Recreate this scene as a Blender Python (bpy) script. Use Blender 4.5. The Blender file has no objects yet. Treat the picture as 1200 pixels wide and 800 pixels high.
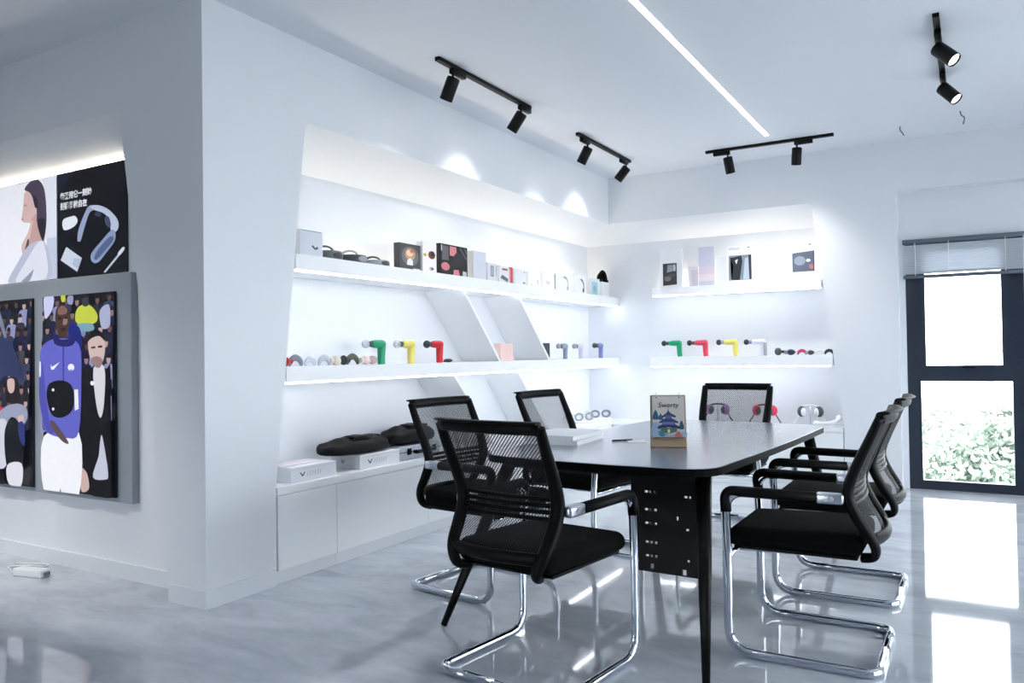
import bpy, bmesh, math, random
from mathutils import Vector, Matrix
random.seed(7)
scene = bpy.context.scene
COL = scene.collection
PI = math.pi

# ------------------------------------------------------------------ camera
cam_d = bpy.data.cameras.new('camera'); cam = bpy.data.objects.new('camera', cam_d); COL.objects.link(cam)
cam_d.sensor_width = 36; cam_d.lens = 925.86 * 36 / 1200; cam_d.clip_end = 400; cam_d.clip_start = 0.05
yaw, pitch, roll = 0.53, 0.0157, -0.0144
F = Vector((-math.sin(yaw)*math.cos(pitch), math.cos(yaw)*math.cos(pitch), math.sin(pitch)))
R0 = Vector((math.cos(yaw), math.sin(yaw), 0)); U0 = R0.cross(F)
Rr = math.cos(roll)*R0 + math.sin(roll)*U0; Ur = math.cos(roll)*U0 - math.sin(roll)*R0
m3 = Matrix((Rr, Ur, -F)).transposed()
cam.matrix_world = Matrix.Translation((0, 0, 1.25)) @ m3.to_4x4()
scene.camera = cam

# ------------------------------------------------------------------ world, exposure
SKY = 4.8            # overcast sky
LED = 6.0            # ceiling light line
STRIP = 7.0         # LED strips along the shelf fronts
SPOT = 8.0          # track spots (W)
BACKLIT = 0.34       # backlit posters
w = bpy.data.worlds.new('overcast_sky'); scene.world = w; w.use_nodes = True
wn = w.node_tree.nodes; bg = wn['Background']
bg.inputs['Color'].default_value = (0.95, 0.972, 1.0, 1); bg.inputs['Strength'].default_value = SKY
vs = scene.view_settings
vs.view_transform = 'Standard'; vs.look = 'None'; vs.gamma = 1; vs.use_curve_mapping = False
vs.exposure = 1.2
scene.cycles.use_denoising = True
scene.cycles.diffuse_bounces = 6; scene.cycles.max_bounces = 14; scene.cycles.transparent_max_bounces = 16

# ------------------------------------------------------------------ materials
def lin(c):
    return tuple(((v/255)/12.92 if v/255 <= 0.04045 else ((v/255+0.055)/1.055)**2.4) for v in c)
MATS = {}
def mat(name, rgb, rough=0.5, metal=0.0, var=0.06, scale=30.0, bump=0.0, bscale=200.0, emit=0.0, coat=0.0, spec=0.5):
    """principled material with a procedural colour / roughness variation"""
    if name in MATS: return MATS[name]
    m = bpy.data.materials.new(name); m.use_nodes = True; MATS[name] = m
    nt = m.node_tree; n = nt.nodes; b = n['Principled BSDF']; l = nt.links
    c = lin(rgb)
    tc = n.new('ShaderNodeTexCoord'); no = n.new('ShaderNodeTexNoise'); no.inputs['Scale'].default_value = scale
    no.inputs['Detail'].default_value = 3
    l.new(tc.outputs['Object'], no.inputs['Vector'])
    mx = n.new('ShaderNodeMix'); mx.data_type = 'RGBA'
    mx.inputs[6].default_value = (*[max(0, v*(1-var)) for v in c], 1); mx.inputs[7].default_value = (*[min(1, v*(1+var)) for v in c], 1)
    l.new(no.outputs['Fac'], mx.inputs[0]); l.new(mx.outputs[2], b.inputs['Base Color'])
    b.inputs['Roughness'].default_value = rough; b.inputs['Metallic'].default_value = metal
    b.inputs['Specular IOR Level'].default_value = spec
    if coat: b.inputs['Coat Weight'].default_value = coat; b.inputs['Coat Roughness'].default_value = 0.16
    if bump:
        n2 = n.new('ShaderNodeTexNoise'); n2.inputs['Scale'].default_value = bscale; l.new(tc.outputs['Object'], n2.inputs['Vector'])
        bp = n.new('ShaderNodeBump'); bp.inputs['Strength'].default_value = bump; bp.inputs['Distance'].default_value = 0.002
        l.new(n2.outputs['Fac'], bp.inputs['Height']); l.new(bp.outputs['Normal'], b.inputs['Normal'])
    if emit:
        l.new(mx.outputs[2], b.inputs['Emission Color']); b.inputs['Emission Strength'].default_value = emit
    return m
def emitter(name, rgb, s):
    m = bpy.data.materials.new(name); m.use_nodes = True; n = m.node_tree.nodes; n.clear()
    e = n.new('ShaderNodeEmission'); e.inputs['Color'].default_value = (*lin(rgb), 1); e.inputs['Strength'].default_value = s
    o = n.new('ShaderNodeOutputMaterial'); m.node_tree.links.new(e.outputs[0], o.inputs[0]); MATS[name] = m; return m

WALL = mat('white_wall_paint', (228, 231, 236), 0.7, var=0.015, scale=3, bump=0.05, bscale=400)
CEIL = mat('white_ceiling_paint', (222, 226, 232), 0.85, var=0.015, scale=3, bump=0.04, bscale=300)
CABI = mat('pale_lacquer', (240, 244, 246), 0.35, var=0.01, scale=4)
SHELF = mat('white_shelf_lacquer', (243, 245, 247), 0.4, var=0.01, scale=4)
SKIRT = mat('white_skirting', (224, 228, 233), 0.45, var=0.02, scale=6)
BLACKP = mat('black_plastic', (6, 8, 10), 0.48, var=0.2, scale=60, bump=0.05, spec=.13)
BLACKM = mat('black_powder_coat', (6, 7, 8), 0.45, var=0.2, scale=80, bump=0.05, bscale=500, spec=.22)
EDGE = mat('black_table_edge', (6, 7, 8), 0.6, var=0.2, scale=80, spec=.08)
FABRIC = mat('black_fabric', (6, 6, 7), 0.95, var=0.3, scale=300, bump=0.4, bscale=900, spec=.15)
CHROME = mat('chrome_steel', (205, 212, 222), 0.07, 1.0, var=0.02, scale=10)
SILVER = mat('brushed_silver', (190, 196, 204), 0.3, 1.0, var=0.05, scale=60)
TABLE = mat('dark_table_laminate', (130, 140, 154), 0.26, var=0.04, scale=12, spec=0.9, coat=.35)
FRAMEG = mat('charcoal_window_frame', (34, 44, 60), 0.4, var=0.1, scale=20)
GREYB = mat('grey_board', (150, 158, 166), 0.5, var=0.03, scale=10)
WHITEP = mat('white_plastic', (235, 236, 238), 0.35, var=0.01)
WHITEC = mat('white_card', (232, 234, 238), 0.55, var=0.015)
PAPER = mat('white_paper', (238, 239, 240), 0.7, var=0.015)
LEDM = emitter('ceiling_led_diffuser', (250, 251, 255), LED)
STRIPM = emitter('shelf_led_diffuser', (247, 250, 255), STRIP)
UPLM = emitter('warm_uplight_diffuser', (255, 240, 214), 8.0)
LENSM = emitter('spot_lens_glow', (255, 252, 244), 9.0)

def floor_mat():
    m = bpy.data.materials.new('polished_grey_floor'); m.use_nodes = True
    nt = m.node_tree; n = nt.nodes; l = nt.links; b = n['Principled BSDF']
    tc = n.new('ShaderNodeTexCoord'); mp = n.new('ShaderNodeMapping'); mp.inputs['Rotation'].default_value = (0, 0, 0.5)
    mp.inputs['Scale'].default_value = (1, 2.2, 1); l.new(tc.outputs['Object'], mp.inputs['Vector'])
    a = n.new('ShaderNodeTexNoise'); a.inputs['Scale'].default_value = 1.6; a.inputs['Detail'].default_value = 8; a.inputs['Distortion'].default_value = 0.8
    c = n.new('ShaderNodeTexNoise'); c.inputs['Scale'].default_value = 9; c.inputs['Detail'].default_value = 6
    l.new(mp.outputs[0], a.inputs['Vector']); l.new(mp.outputs[0], c.inputs['Vector'])
    ad = n.new('ShaderNodeMath'); ad.operation = 'MULTIPLY_ADD'; ad.inputs[1].default_value = 0.3
    l.new(c.outputs['Fac'], ad.inputs[0]); l.new(a.outputs['Fac'], ad.inputs[2])
    r = n.new('ShaderNodeValToRGB'); r.color_ramp.elements[0].position = 0.45; r.color_ramp.elements[1].position = 0.85
    r.color_ramp.elements[0].color = (*lin((170, 176, 185)), 1); r.color_ramp.elements[1].color = (*lin((202, 207, 214)), 1)
    l.new(ad.outputs[0], r.inputs['Fac']); l.new(r.outputs['Color'], b.inputs['Base Color'])
    b.inputs['Roughness'].default_value = 0.05; b.inputs['Specular IOR Level'].default_value = 0.6
    n2 = n.new('ShaderNodeTexNoise'); n2.inputs['Scale'].default_value = 2.5; l.new(tc.outputs['Object'], n2.inputs['Vector'])
    bp = n.new('ShaderNodeBump'); bp.inputs['Strength'].default_value = 0.012; bp.inputs['Distance'].default_value = 0.01
    l.new(n2.outputs['Fac'], bp.inputs['Height']); l.new(bp.outputs['Normal'], b.inputs['Normal'])
    return m
FLOOR = floor_mat()

def mesh_fabric():
    """open woven back fabric: diagonal threads with holes between them"""
    m = bpy.data.materials.new('black_mesh_fabric'); m.use_nodes = True
    nt = m.node_tree; n = nt.nodes; l = nt.links; b = n['Principled BSDF']
    b.inputs['Base Color'].default_value = (0.008, 0.009, 0.011, 1); b.inputs['Roughness'].default_value = 0.7
    tc = n.new('ShaderNodeTexCoord'); s = n.new('ShaderNodeSeparateXYZ'); l.new(tc.outputs['Object'], s.inputs[0])
    def mth(op, a, bb=None):
        k = n.new('ShaderNodeMath'); k.operation = op
        for i, v in enumerate((a, bb)):
            if v is None: continue
            if isinstance(v, (int, float)): k.inputs[i].default_value = v
            else: l.new(v, k.inputs[i])
        return k.outputs[0]
    k = 2*PI/0.022
    A = mth('ABSOLUTE', mth('SINE', mth('MULTIPLY', mth('ADD', s.outputs['X'], s.outputs['Z']), k)))
    B = mth('ABSOLUTE', mth('SINE', mth('MULTIPLY', mth('SUBTRACT', s.outputs['X'], s.outputs['Z']), k*0.8)))
    th = mth('LESS_THAN', mth('MINIMUM', A, B), 0.52)
    tr = n.new('ShaderNodeBsdfTransparent'); mx = n.new('ShaderNodeMixShader')
    l.new(th, mx.inputs[0]); l.new(tr.outputs[0], mx.inputs[1]); l.new(b.outputs[0], mx.inputs[2])
    l.new(mx.outputs[0], n['Material Output'].inputs['Surface'])
    return m
MESHF = mesh_fabric()

def glass_mat():
    m = bpy.data.materials.new('window_glass'); m.use_nodes = True
    nt = m.node_tree; n = nt.nodes; l = nt.links; n.remove(n['Principled BSDF'])
    t = n.new('ShaderNodeBsdfTransparent'); t.inputs[0].default_value = (0.95, 0.97, 0.98, 1)
    g = n.new('ShaderNodeBsdfGlossy'); g.inputs['Roughness'].default_value = 0.01
    f = n.new('ShaderNodeFresnel'); f.inputs['IOR'].default_value = 1.45
    mx = n.new('ShaderNodeMixShader'); l.new(f.outputs[0], mx.inputs[0]); l.new(t.outputs[0], mx.inputs[1]); l.new(g.outputs[0], mx.inputs[2])
    l.new(mx.outputs[0], n['Material Output'].inputs['Surface']); return m
GLASS = glass_mat()
def clear_plastic():
    m = bpy.data.materials.new('clear_plastic'); m.use_nodes = True
    nt = m.node_tree; n = nt.nodes; l = nt.links; b = n['Principled BSDF']
    b.inputs['Base Color'].default_value = (0.72, 0.75, 0.8, 1); b.inputs['Roughness'].default_value = 0.15
    t = n.new('ShaderNodeBsdfTransparent'); t.inputs[0].default_value = (0.9, 0.92, 0.95, 1); mx = n.new('ShaderNodeMixShader'); mx.inputs[0].default_value = 0.5
    l.new(t.outputs[0], mx.inputs[1]); l.new(b.outputs[0], mx.inputs[2]); l.new(mx.outputs[0], n['Material Output'].inputs['Surface']); return m
CLEAR = clear_plastic()

def plain(rgb, rough=0.45): return mat('plastic_%d_%d_%d' % rgb, rgb, rough, var=0.05)
def ink(rgb): return mat('ink_%d_%d_%d' % rgb, rgb, 0.5, var=0.03)
def glow(rgb):
    k = 'backlit_%d_%d_%d' % rgb
    if k in MATS: return MATS[k]
    m = mat(k, rgb, 0.35, var=0.05, emit=BACKLIT, spec=.3); n = m.node_tree.nodes; l = m.node_tree.links; b = n['Principled BSDF']
    src = b.inputs['Base Color'].links[0].from_socket
    dk = n.new('ShaderNodeMix'); dk.data_type = 'RGBA'; dk.inputs[0].default_value = .3
    dk.inputs[6].default_value = (.006, .006, .008, 1); l.new(src, dk.inputs[7]); l.new(dk.outputs[2], b.inputs['Base Color'])
    return m

# ------------------------------------------------------------------ mesh builder
class MB:
    def __init__(s): s.v = []; s.f = []; s.sm = []; s.mi = []
    def add(s, vs_, fs, smooth=False, mi=0):
        o = len(s.v); s.v += [tuple(p) for p in vs_]
        for f in fs: s.f.append([i+o for i in f]); s.sm.append(smooth); s.mi.append(mi)
        return s
    def box(s, x0, x1, y0, y1, z0, z1, mi=0):
        return s.add([(x0,y0,z0),(x1,y0,z0),(x1,y1,z0),(x0,y1,z0),(x0,y0,z1),(x1,y0,z1),(x1,y1,z1),(x0,y1,z1)],
            [(3,2,1,0),(4,5,6,7),(0,1,5,4),(1,2,6,5),(2,3,7,6),(3,0,4,7)], False, mi)
    def bm(s, bm, smooth=True, M=None, mi=0):
        bm.verts.index_update()
        s.add([(M @ v.co) if M else v.co.copy() for v in bm.verts], [[v.index for v in f.verts] for f in bm.faces], smooth, mi); bm.free(); return s
    def rbox(s, x0, x1, y0, y1, z0, z1, r=0.01, seg=3, smooth=True, mi=0, fn=None):
        b = bmesh.new(); bmesh.ops.create_cube(b, size=1)
        for v in b.verts: v.co = Vector((x0+(v.co.x+.5)*(x1-x0), y0+(v.co.y+.5)*(y1-y0), z0+(v.co.z+.5)*(z1-z0)))
        bmesh.ops.bevel(b, geom=b.edges[:], offset=r, segments=seg, profile=0.5, affect='EDGES')
        if fn:
            for v in b.verts: v.co = Vector(fn(v.co))
        return s.bm(b, smooth, None, mi)
    def prism(s, poly, lo, hi, axis='z', mi=0, smooth=False):
        """poly of 2-D points extruded along an axis; x -> (y,z), y -> (x,z), z -> (x,y)"""
        def P(a, b, c): return {'x': (c, a, b), 'y': (a, c, b), 'z': (a, b, c)}[axis]
        n = len(poly); vs_ = [P(a, b, lo) for a, b in poly] + [P(a, b, hi) for a, b in poly]
        b = bmesh.new(); bv = [b.verts.new(v) for v in vs_]
        b.faces.new(bv[:n][::-1]); b.faces.new(bv[n:])
        for i in range(n): b.faces.new((bv[i], bv[(i+1) % n], bv[n+(i+1) % n], bv[n+i]))
        bmesh.ops.recalc_face_normals(b, faces=b.faces[:])
        bmesh.ops.triangulate(b, faces=[f for f in b.faces if len(f.verts) > 4])
        return s.bm(b, smooth, None, mi)
    def cyl(s, p0, p1, r0, r1=None, seg=16, caps=True, smooth=True, mi=0):
        r1 = r0 if r1 is None else r1
        return s.lathe([(r0, 0), (r1, 1)], p0, p1, seg, caps, smooth, mi)
    def lathe(s, prof, p0, p1, seg=16, caps=True, smooth=True, mi=0):
        """profile of (radius, fraction along p0-p1)"""
        p0 = Vector(p0); p1 = Vector(p1); d = (p1-p0); n = d.normalized()
        a = n.cross(Vector((0,0,1)));  a = a.normalized() if a.length > 1e-4 else Vector((1,0,0)); b = n.cross(a)
        vs_ = []; fs = []
        for r, t in prof:
            c = p0 + d*t
            for k in range(seg):
                an = 2*PI*k/seg; vs_.append(c + (a*math.cos(an)+b*math.sin(an))*r)
        for i in range(len(prof)-1):
            for k in range(seg):
                fs.append((i*seg+k, i*seg+(k+1) % seg, (i+1)*seg+(k+1) % seg, (i+1)*seg+k))
        s.add(vs_, fs, smooth, mi)
        if caps:
            o = len(s.v)-len(vs_)
            for ring, rev in ((0, True), (len(prof)-1, False)):
                if prof[ring][0] > 1e-5:
                    idx = [o+ring*seg+k for k in range(seg)]
                    s.f.append(idx[::-1] if rev else idx); s.sm.append(False); s.mi.append(mi)
        return s
    def ell(s, c, r, seg=14, rings=8, mi=0):
        vs_ = []; fs = []
        for i in range(rings+1):
            th = PI*i/rings
            for k in range(seg):
                an = 2*PI*k/seg
                vs_.append((c[0]+r[0]*math.sin(th)*math.cos(an), c[1]+r[1]*math.sin(th)*math.sin(an), c[2]+r[2]*math.cos(th)))
        for i in range(rings):
            for k in range(seg): fs.append((i*seg+k, (i+1)*seg+k, (i+1)*seg+(k+1) % seg, i*seg+(k+1) % seg))
        return s.add(vs_, fs, True, mi)
    def sweep(s, path, ra, rb=None, up=(0,0,1), seg=10, caps=True, closed=False, scale=None, square=False, mi=0):
        """elliptical (or squarish) section along a path; ra across, rb along 'up'"""
        rb = ra if rb is None else rb; P = [Vector(p) for p in path]; n = len(P); up = Vector(up); vs_ = []; fs = []
        last = None
        for i, p in enumerate(P):
            if closed: t = P[(i+1) % n]-P[i-1]
            else: t = P[min(i+1, n-1)]-P[max(i-1, 0)]
            t.normalize()
            if last is None:
                a = t.cross(up); a = a if a.length > 1e-3 else t.cross(Vector((1,0,0)))
            else:
                a = last - t*last.dot(t)
            a.normalize(); last = a; b = a.cross(t)
            k_ = scale[i] if scale else 1
            for k in range(seg):
                an = 2*PI*k/seg; ca, sa = math.cos(an), math.sin(an)
                if square:
                    q = max(abs(ca), abs(sa))**0.75; ca /= q; sa /= q
                vs_.append(p + (a*ca*ra + b*sa*rb)*k_)
        m = n if closed else n-1
        for i in range(m):
            j = (i+1) % n
            for k in range(seg): fs.append((i*seg+k, i*seg+(k+1) % seg, j*seg+(k+1) % seg, j*seg+k))
        o = len(s.v); s.add(vs_, fs, True, mi)
        if caps and not closed:
            s.f.append([o+k for k in range(seg)][::-1]); s.sm.append(False); s.mi.append(mi)
            s.f.append([o+(n-1)*seg+k for k in range(seg)]); s.sm.append(False); s.mi.append(mi)
        return s
    def grid(s, fn, nu, nv, smooth=True, mi=0):
        vs_ = [fn(i/nu, j/nv) for i in range(nu+1) for j in range(nv+1)]
        fs = [(i*(nv+1)+j, (i+1)*(nv+1)+j, (i+1)*(nv+1)+j+1, i*(nv+1)+j+1) for i in range(nu) for j in range(nv)]
        return s.add(vs_, fs, smooth, mi)
    def build(s, name, mats, parent=None, loc=(0,0,0), rz=0.0, rot=None, fixn=True):
        me = bpy.data.meshes.new(name); me.from_pydata([tuple(v) for v in s.v], [], s.f)
        for i, p in enumerate(me.polygons): p.use_smooth = s.sm[i]; p.material_index = s.mi[i]
        for m in (mats if isinstance(mats, (list, tuple)) else [mats]): me.materials.append(m)
        if fixn:
            b = bmesh.new(); b.from_mesh(me); bmesh.ops.recalc_face_normals(b, faces=b.faces[:]); b.to_mesh(me); b.free()
        me.update()
        o = bpy.data.objects.new(name, me); COL.objects.link(o)
        o.location = loc; o.rotation_euler = rot if rot else (0, 0, rz)
        if parent: o.parent = parent
        return o
def fillet(pts, rads, n=6):
    """round the corners of a polyline"""
    P = [Vector(p) for p in pts]; out = [P[0]]
    for i in range(1, len(P)-1):
        r = rads[i-1] if isinstance(rads, (list, tuple)) else rads
        a = (P[i-1]-P[i]); b = (P[i+1]-P[i]); la, lb = a.length, b.length; a.normalize(); b.normalize()
        r = min(r, la*0.49, lb*0.49)
        s_, e_ = P[i]+a*r, P[i]+b*r
        for k in range(n+1):
            t = k/n; out.append(s_*(1-t)**2 + P[i]*2*t*(1-t) + e_*t*t)
    out.append(P[-1]); return out
def spline(pts, n=6):
    P = [Vector(p) for p in pts]; out = []
    for i in range(len(P)-1):
        p0 = P[max(i-1, 0)]; p1 = P[i]; p2 = P[i+1]; p3 = P[min(i+2, len(P)-1)]
        for k in range(n):
            t = k/n
            out.append(0.5*((2*p1)+(p2-p0)*t+(2*p0-5*p1+4*p2-p3)*t*t+(3*p1-p0-3*p2+p3)*t**3))
    out.append(P[-1]); return out
def tag(o, label=None, cat=None, group=None, kind=None):
    if label: o['label'] = label
    if cat: o['category'] = cat
    if group: o['group'] = group
    if kind: o['kind'] = kind
    return o
def empty(name, loc, rz=0, label=None, cat=None, group=None):
    o = bpy.data.objects.new(name, None); o.empty_display_size = 0.05; COL.objects.link(o); o.location = loc; o.rotation_euler = (0, 0, rz)
    return tag(o, label, cat, group)
def copy_tree(o, parent=None):
    c = o.copy(); COL.objects.link(c); c.parent = parent
    for ch in list(o.children): copy_tree(ch, c)
    return c
def struct(o): o['kind'] = 'structure'; return o

XW, YB, H, Y1, YL = -3.33, 7.746, 3.086, 2.635, 2.784
NX, NY = -3.70, 8.00            # backs of the two niches
ZT, ZTB = 2.612, 2.42           # niche head: front edge, back edge
CT = 0.53                       # worktop height

# ------------------------------------------------------------------ room shell
struct(MB().box(-9, 3.7, -3.1, 8.4, -0.12, 0).build('floor', FLOOR))
struct(MB().box(-9, 3.7, -3.1, 8.4, H, H+0.12).build('ceiling', CEIL))
# left display wall: pier and soffit, with a slanted and rounded opening
def arc(c, r, a0, a1, n=6): return [(c[0]+r*math.cos(a0+(a1-a0)*k/n), c[1]+r*math.sin(a0+(a1-a0)*k/n)) for k in range(n+1)]
top_in = 3.345
poly = [(YL, 0), (3.095, 0), (3.095, CT), (top_in-0.008, ZT-0.075)] + [(top_in+0.0, ZT-0.04), (top_in+0.012, ZT-0.014), (top_in+0.04, ZT)] + [(8.0, ZT), (8.0, H), (YL, H)]
struct(MB().prism(poly, NX, XW, 'x').build('wall_left', WALL))
struct(MB().prism([(NX, ZT), (XW, ZT), (NX, ZTB)], 3.2, NY, 'y').build('trim_1', WALL))
struct(MB().box(NX-0.1, NX, 2.9, NY+0.1, 0, H).build('wall_niche_left', WALL))
# back display wall
poly = [(XW, ZT), (-1.33, ZT), (-1.302, ZT-0.014), (-1.29, ZT-0.04), (-1.281, ZT-0.08), (-1.045, CT), (-1.045, 0), (-0.575, 0), (-0.575, H), (XW, H)]
struct(MB().prism(poly, YB, NY, 'y').build('wall_back', WALL))
struct(MB().prism([(NY, ZT), (YB, ZT), (NY, ZTB)], NX, -1.2, 'x').build('trim_2', WALL))
struct(MB().box(NX-0.1, -0.575, NY, NY+0.1, 0, H).build('wall_niche_back', WALL))
# wall around the windows (recessed)
b = MB().box(-0.575, 3.7, YB, 8.10, 2.64, H).box(-0.575, 1.30, 7.90, 8.10, 2.21, 2.64).box(1.30, 3.7, YB, 8.10, 0, 2.64).box(-0.575, -0.527, 7.87, 8.0, 0, 2.21)
struct(b.build('wall_window', WALL))
# far left wall with its slanted recess
poly = [(-9, ZT), (-4.05, ZT), (-4.022, ZT-0.012), (-4.008, ZT-0.04), (-3.607, 0), (XW, 0), (XW, H), (-9, H)]
struct(MB().prism([(x, z) for x, z in poly], Y1, YL, 'y').build('wall_pier', WALL))
struct(MB().box(-9, NX, YL, YL+0.12, 0, H).build('wall_recess', WALL))
struct(MB().prism([(Y1, ZT), (YL, ZT), (YL, ZTB)], -9, -3.95, 'x').build('trim_3', WALL))
# the rest of the room, around the camera
struct(MB().box(-9.12, -9, -3.1, 2.9, 0, H).build('wall_far_left', WALL))
b = MB().box(-9, 3.7, -3.3, -3.1, 0, .3).box(-9, 3.7, -3.3, -3.1, 1.65, H)
for x0, x1 in ((-9, -4.4), (-2.4, 3.7)): b.box(x0, x1, -3.3, -3.1, .3, 1.65)
struct(b.build('wall_rear', WALL))
x0, x1 = -4.4, -2.4  # unseen rear window, added to light the far left walls and floor
f = MB().box(x0, x1, -3.23, -3.17, .3, .37).box(x0, x1, -3.23, -3.17, 1.58, 1.65).box(x0, x0+.07, -3.23, -3.17, .37, 1.58).box(x1-.07, x1, -3.23, -3.17, .37, 1.58)
o = struct(f.build('window_5', FRAMEG)); MB().box(x0+.07, x1-.07, -3.205, -3.197, .37, 1.58).build('pane', GLASS, o)
b = MB().box(3.7, 3.9, -3.1, 8.4, 0, 0.35).box(3.7, 3.9, -3.1, 8.4, 2.65, H)
for y0, y1 in ((-3.1, 1.4), (3.4, 3.7), (5.7, 6.0), (8.0, 8.4)): b.box(3.7, 3.9, y0, y1, 0.35, 2.65)
struct(b.build('wall_right', WALL))
for i, (y0, y1) in enumerate(((1.4, 3.4), (3.7, 5.7), (6.0, 8.0))):  # unseen right-hand windows, added to bring daylight into the room
    f = MB().box(3.76, 3.82, y0, y1, 0.35, 0.42).box(3.76, 3.82, y0, y1, 2.58, 2.65).box(3.76, 3.82, y0, y0+0.07, 0.42, 2.58).box(3.76, 3.82, y1-0.07, y1, 0.42, 2.58).box(3.76, 3.82, (y0+y1)/2-.04, (y0+y1)/2+.04, .42, 2.58)
    o = struct(f.build('window_%d' % (i+2), FRAMEG))
    MB().box(3.785, 3.793, y0+.07, (y0+y1)/2-.04, .42, 2.58).build('pane', GLASS, o)
    MB().box(3.785, 3.793, (y0+y1)/2+.04, y1-.07, .42, 2.58).build('pane', GLASS, o)
# skirtings
struct(MB().prism([(Y1-0.012, 0), (3.083, 0), (3.083, .09), (Y1-0.012, .09)], XW, XW+0.012, 'x').build('baseboard_left', SKIRT))
struct(MB().box(-3.612, XW+0.0, Y1-0.012, Y1, 0, 0.09).build('baseboard_pier', SKIRT))
struct(MB().box(-9, -3.63, YL-0.012, YL, 0, 0.09).build('baseboard_recess', SKIRT))
struct(MB().box(-1.045, -0.575, YB-0.012, YB, 0, 0.08).build('baseboard_back', SKIRT))

# ------------------------------------------------------------------ window
wx = [-0.526, 0.272, 0.40, 1.25]
win = MB()
wy0, wy1 = 7.90, 7.96
def ring(m, x0, x1, z0, z1, t, y0=wy0, y1=wy1):
    tl, tr, tb, tt = t if isinstance(t, tuple) else (t,)*4
    m.box(x0, x0+tl, y0, y1, z0, z1).box(x1-tr, x1, y0, y1, z0, z1).box(x0+tl, x1-tr, y0, y1, z0, z0+tb).box(x0+tl, x1-tr, y0, y1, z1-tt, z1)
ring(win, -0.526, 0.34, 0.0, 2.21, (.105, .07, .08, .08)); win.box(-0.421, 0.27, wy0, wy1, 0.955, 1.065)
ring(win, 0.34, 1.27, 0.0, 2.21, (.07, .1, .08, .08)); win.box(0.41, 1.17, wy0, wy1, 0.955, 1.065)
win1 = struct(win.build('window_1', FRAMEG))
s1 = MB(); ring(s1, -0.421, 0.27, 1.065, 2.13, (.045, .07, .03, .05), 7.885, 7.945); s1 = s1.build('sash', FRAMEG, win1)
MB().rbox(-0.10, 0.0, 7.868, 7.885, 1.072, 1.088, .004).build('handle', BLACKM, s1)
s2 = MB(); ring(s2, 0.41, 1.17, 1.065, 2.13, (.045, .045, .03, .05), 7.885, 7.945); s2.build('sash', FRAMEG, win1)
for x0, x1, z0, z1 in ((-.376, .20, 1.095, 2.08), (-.421, .27, .08, .955), (.455, 1.125, 1.095, 2.08), (.41, 1.17, .08, .955)):
    MB().box(x0, x1, 7.925, 7.931, z0, z1).build('pane', GLASS, win1)
# raised venetian blind
ALU = mat('aluminium_slat', (214, 219, 226), 0.4, 0.0, var=0.04)
ALUD = mat('grey_blind_rail', (96, 106, 120), 0.4, 0.3, var=0.05)
bl = empty('venetian_blind', (-0.083, 7.855, 2.2), 0, 'grey aluminium venetian blind pulled up at the top of the dark window', 'blind')
MB().rbox(-.46, .46, -.02, .02, -.03, .012, .003, 1).build('head_rail', ALUD, bl)
sl = None
for k in range(13):
    z = -.05 - k*.0195
    if sl is None:
        sl = MB().add([(-.455,-.010,.011),(.455,-.010,.011),(.455,.002,.002),(-.455,.002,.002),(.455,.010,-.011),(-.455,.010,-.011),
                       (-.455,-.0088,.0118),(.455,-.0088,.0118),(.455,.0032,.0028),(-.455,.0032,.0028),(.455,.0112,-.0102),(-.455,.0112,-.0102)],
                      [(0,1,2,3),(3,2,4,5),(6,9,8,7),(9,11,10,8),(0,6,7,1),(5,4,10,11)]).build('slat', ALU, bl); sl.location.z = z
    else:
        c = sl.copy(); COL.objects.link(c); c.location.z = z
MB().rbox(-.457, .457, -.02, .02, -.335, -.305, .004, 1).build('bottom_rail', ALUD, bl)
for x in (-.36, -.1, .32):
    MB().cyl((x, -.023, -.31), (x, -.023, -.02), .0025, seg=6).build('ladder_cord', WHITEP, bl)
MB().cyl((.447, -.03, -1.2), (.447, -.03, -.02), .003, seg=6).build('pull_cord', WHITEP, bl)

# ------------------------------------------------------------------ outdoors seen through the glass
LEAF = mat('tree_foliage', (140, 154, 140), 0.8, var=0.4, scale=2)  # outdoor haze is put into this paler, greyer leaf colour
BARK = mat('tree_bark', (96, 86, 76), 0.9, var=0.2)
GROUND = mat('outdoor_paving', (176, 178, 176), 0.9, var=0.15, scale=0.2)
FACADE = mat('pale_facade', (212, 214, 216), 0.8, var=0.06, scale=0.5)
FGLASS = mat('far_window', (170, 178, 188), 0.3, var=0.1)
struct(MB().box(-120, 120, -120, 160, -5.2, -5.0).build('ground', GROUND))
def tree(x, y, h, r, label):
    t = empty('tree', (x, y, -5.0), 0, label, 'tree', 'trees beyond the window')
    MB().cyl((0,0,0), (0,0,h*.55), .16, .09, 8).build('trunk', BARK, t)
    m = MB(); rnd = random.Random(int(x*10)+5)
    cl_ = [(rnd.random()*2*PI, r*.62*math.sqrt(rnd.random()), h*(.42+.5*rnd.random()), r*(.34+.2*rnd.random())) for _ in range(12)]
    for k in range(5000):
        an, rr, cz, q = rnd.choice(cl_); d = Vector((rnd.gauss(0, 1), rnd.gauss(0, 1), rnd.gauss(0, 1))).normalized()*q*(.75+.3*rnd.random())
        c = Vector((rr*math.cos(an), rr*math.sin(an), cz)) + d
        a = Vector((rnd.gauss(0, 1), rnd.gauss(0, 1), rnd.gauss(0, 1))).normalized(); b_ = a.cross(d).normalized(); z_ = .10+.08*rnd.random()
        m.add([c-a*z_, c+b_*z_*.5, c+a*z_, c-b_*z_*.5], [(0, 1, 2, 3)])
    m.build('crown', LEAF, t, fixn=False)['kind'] = 'stuff'
tree(.3, 26, 4.3, 2.1, 'pale leafy tree in the middle of the lower window pane')
tree(-2.9, 31, 3.6, 1.6, 'small pale tree at the left side of the lower pane')
tree(3.6, 30, 3.9, 1.7, 'rounded pale tree at the right side of the lower pane')
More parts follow.
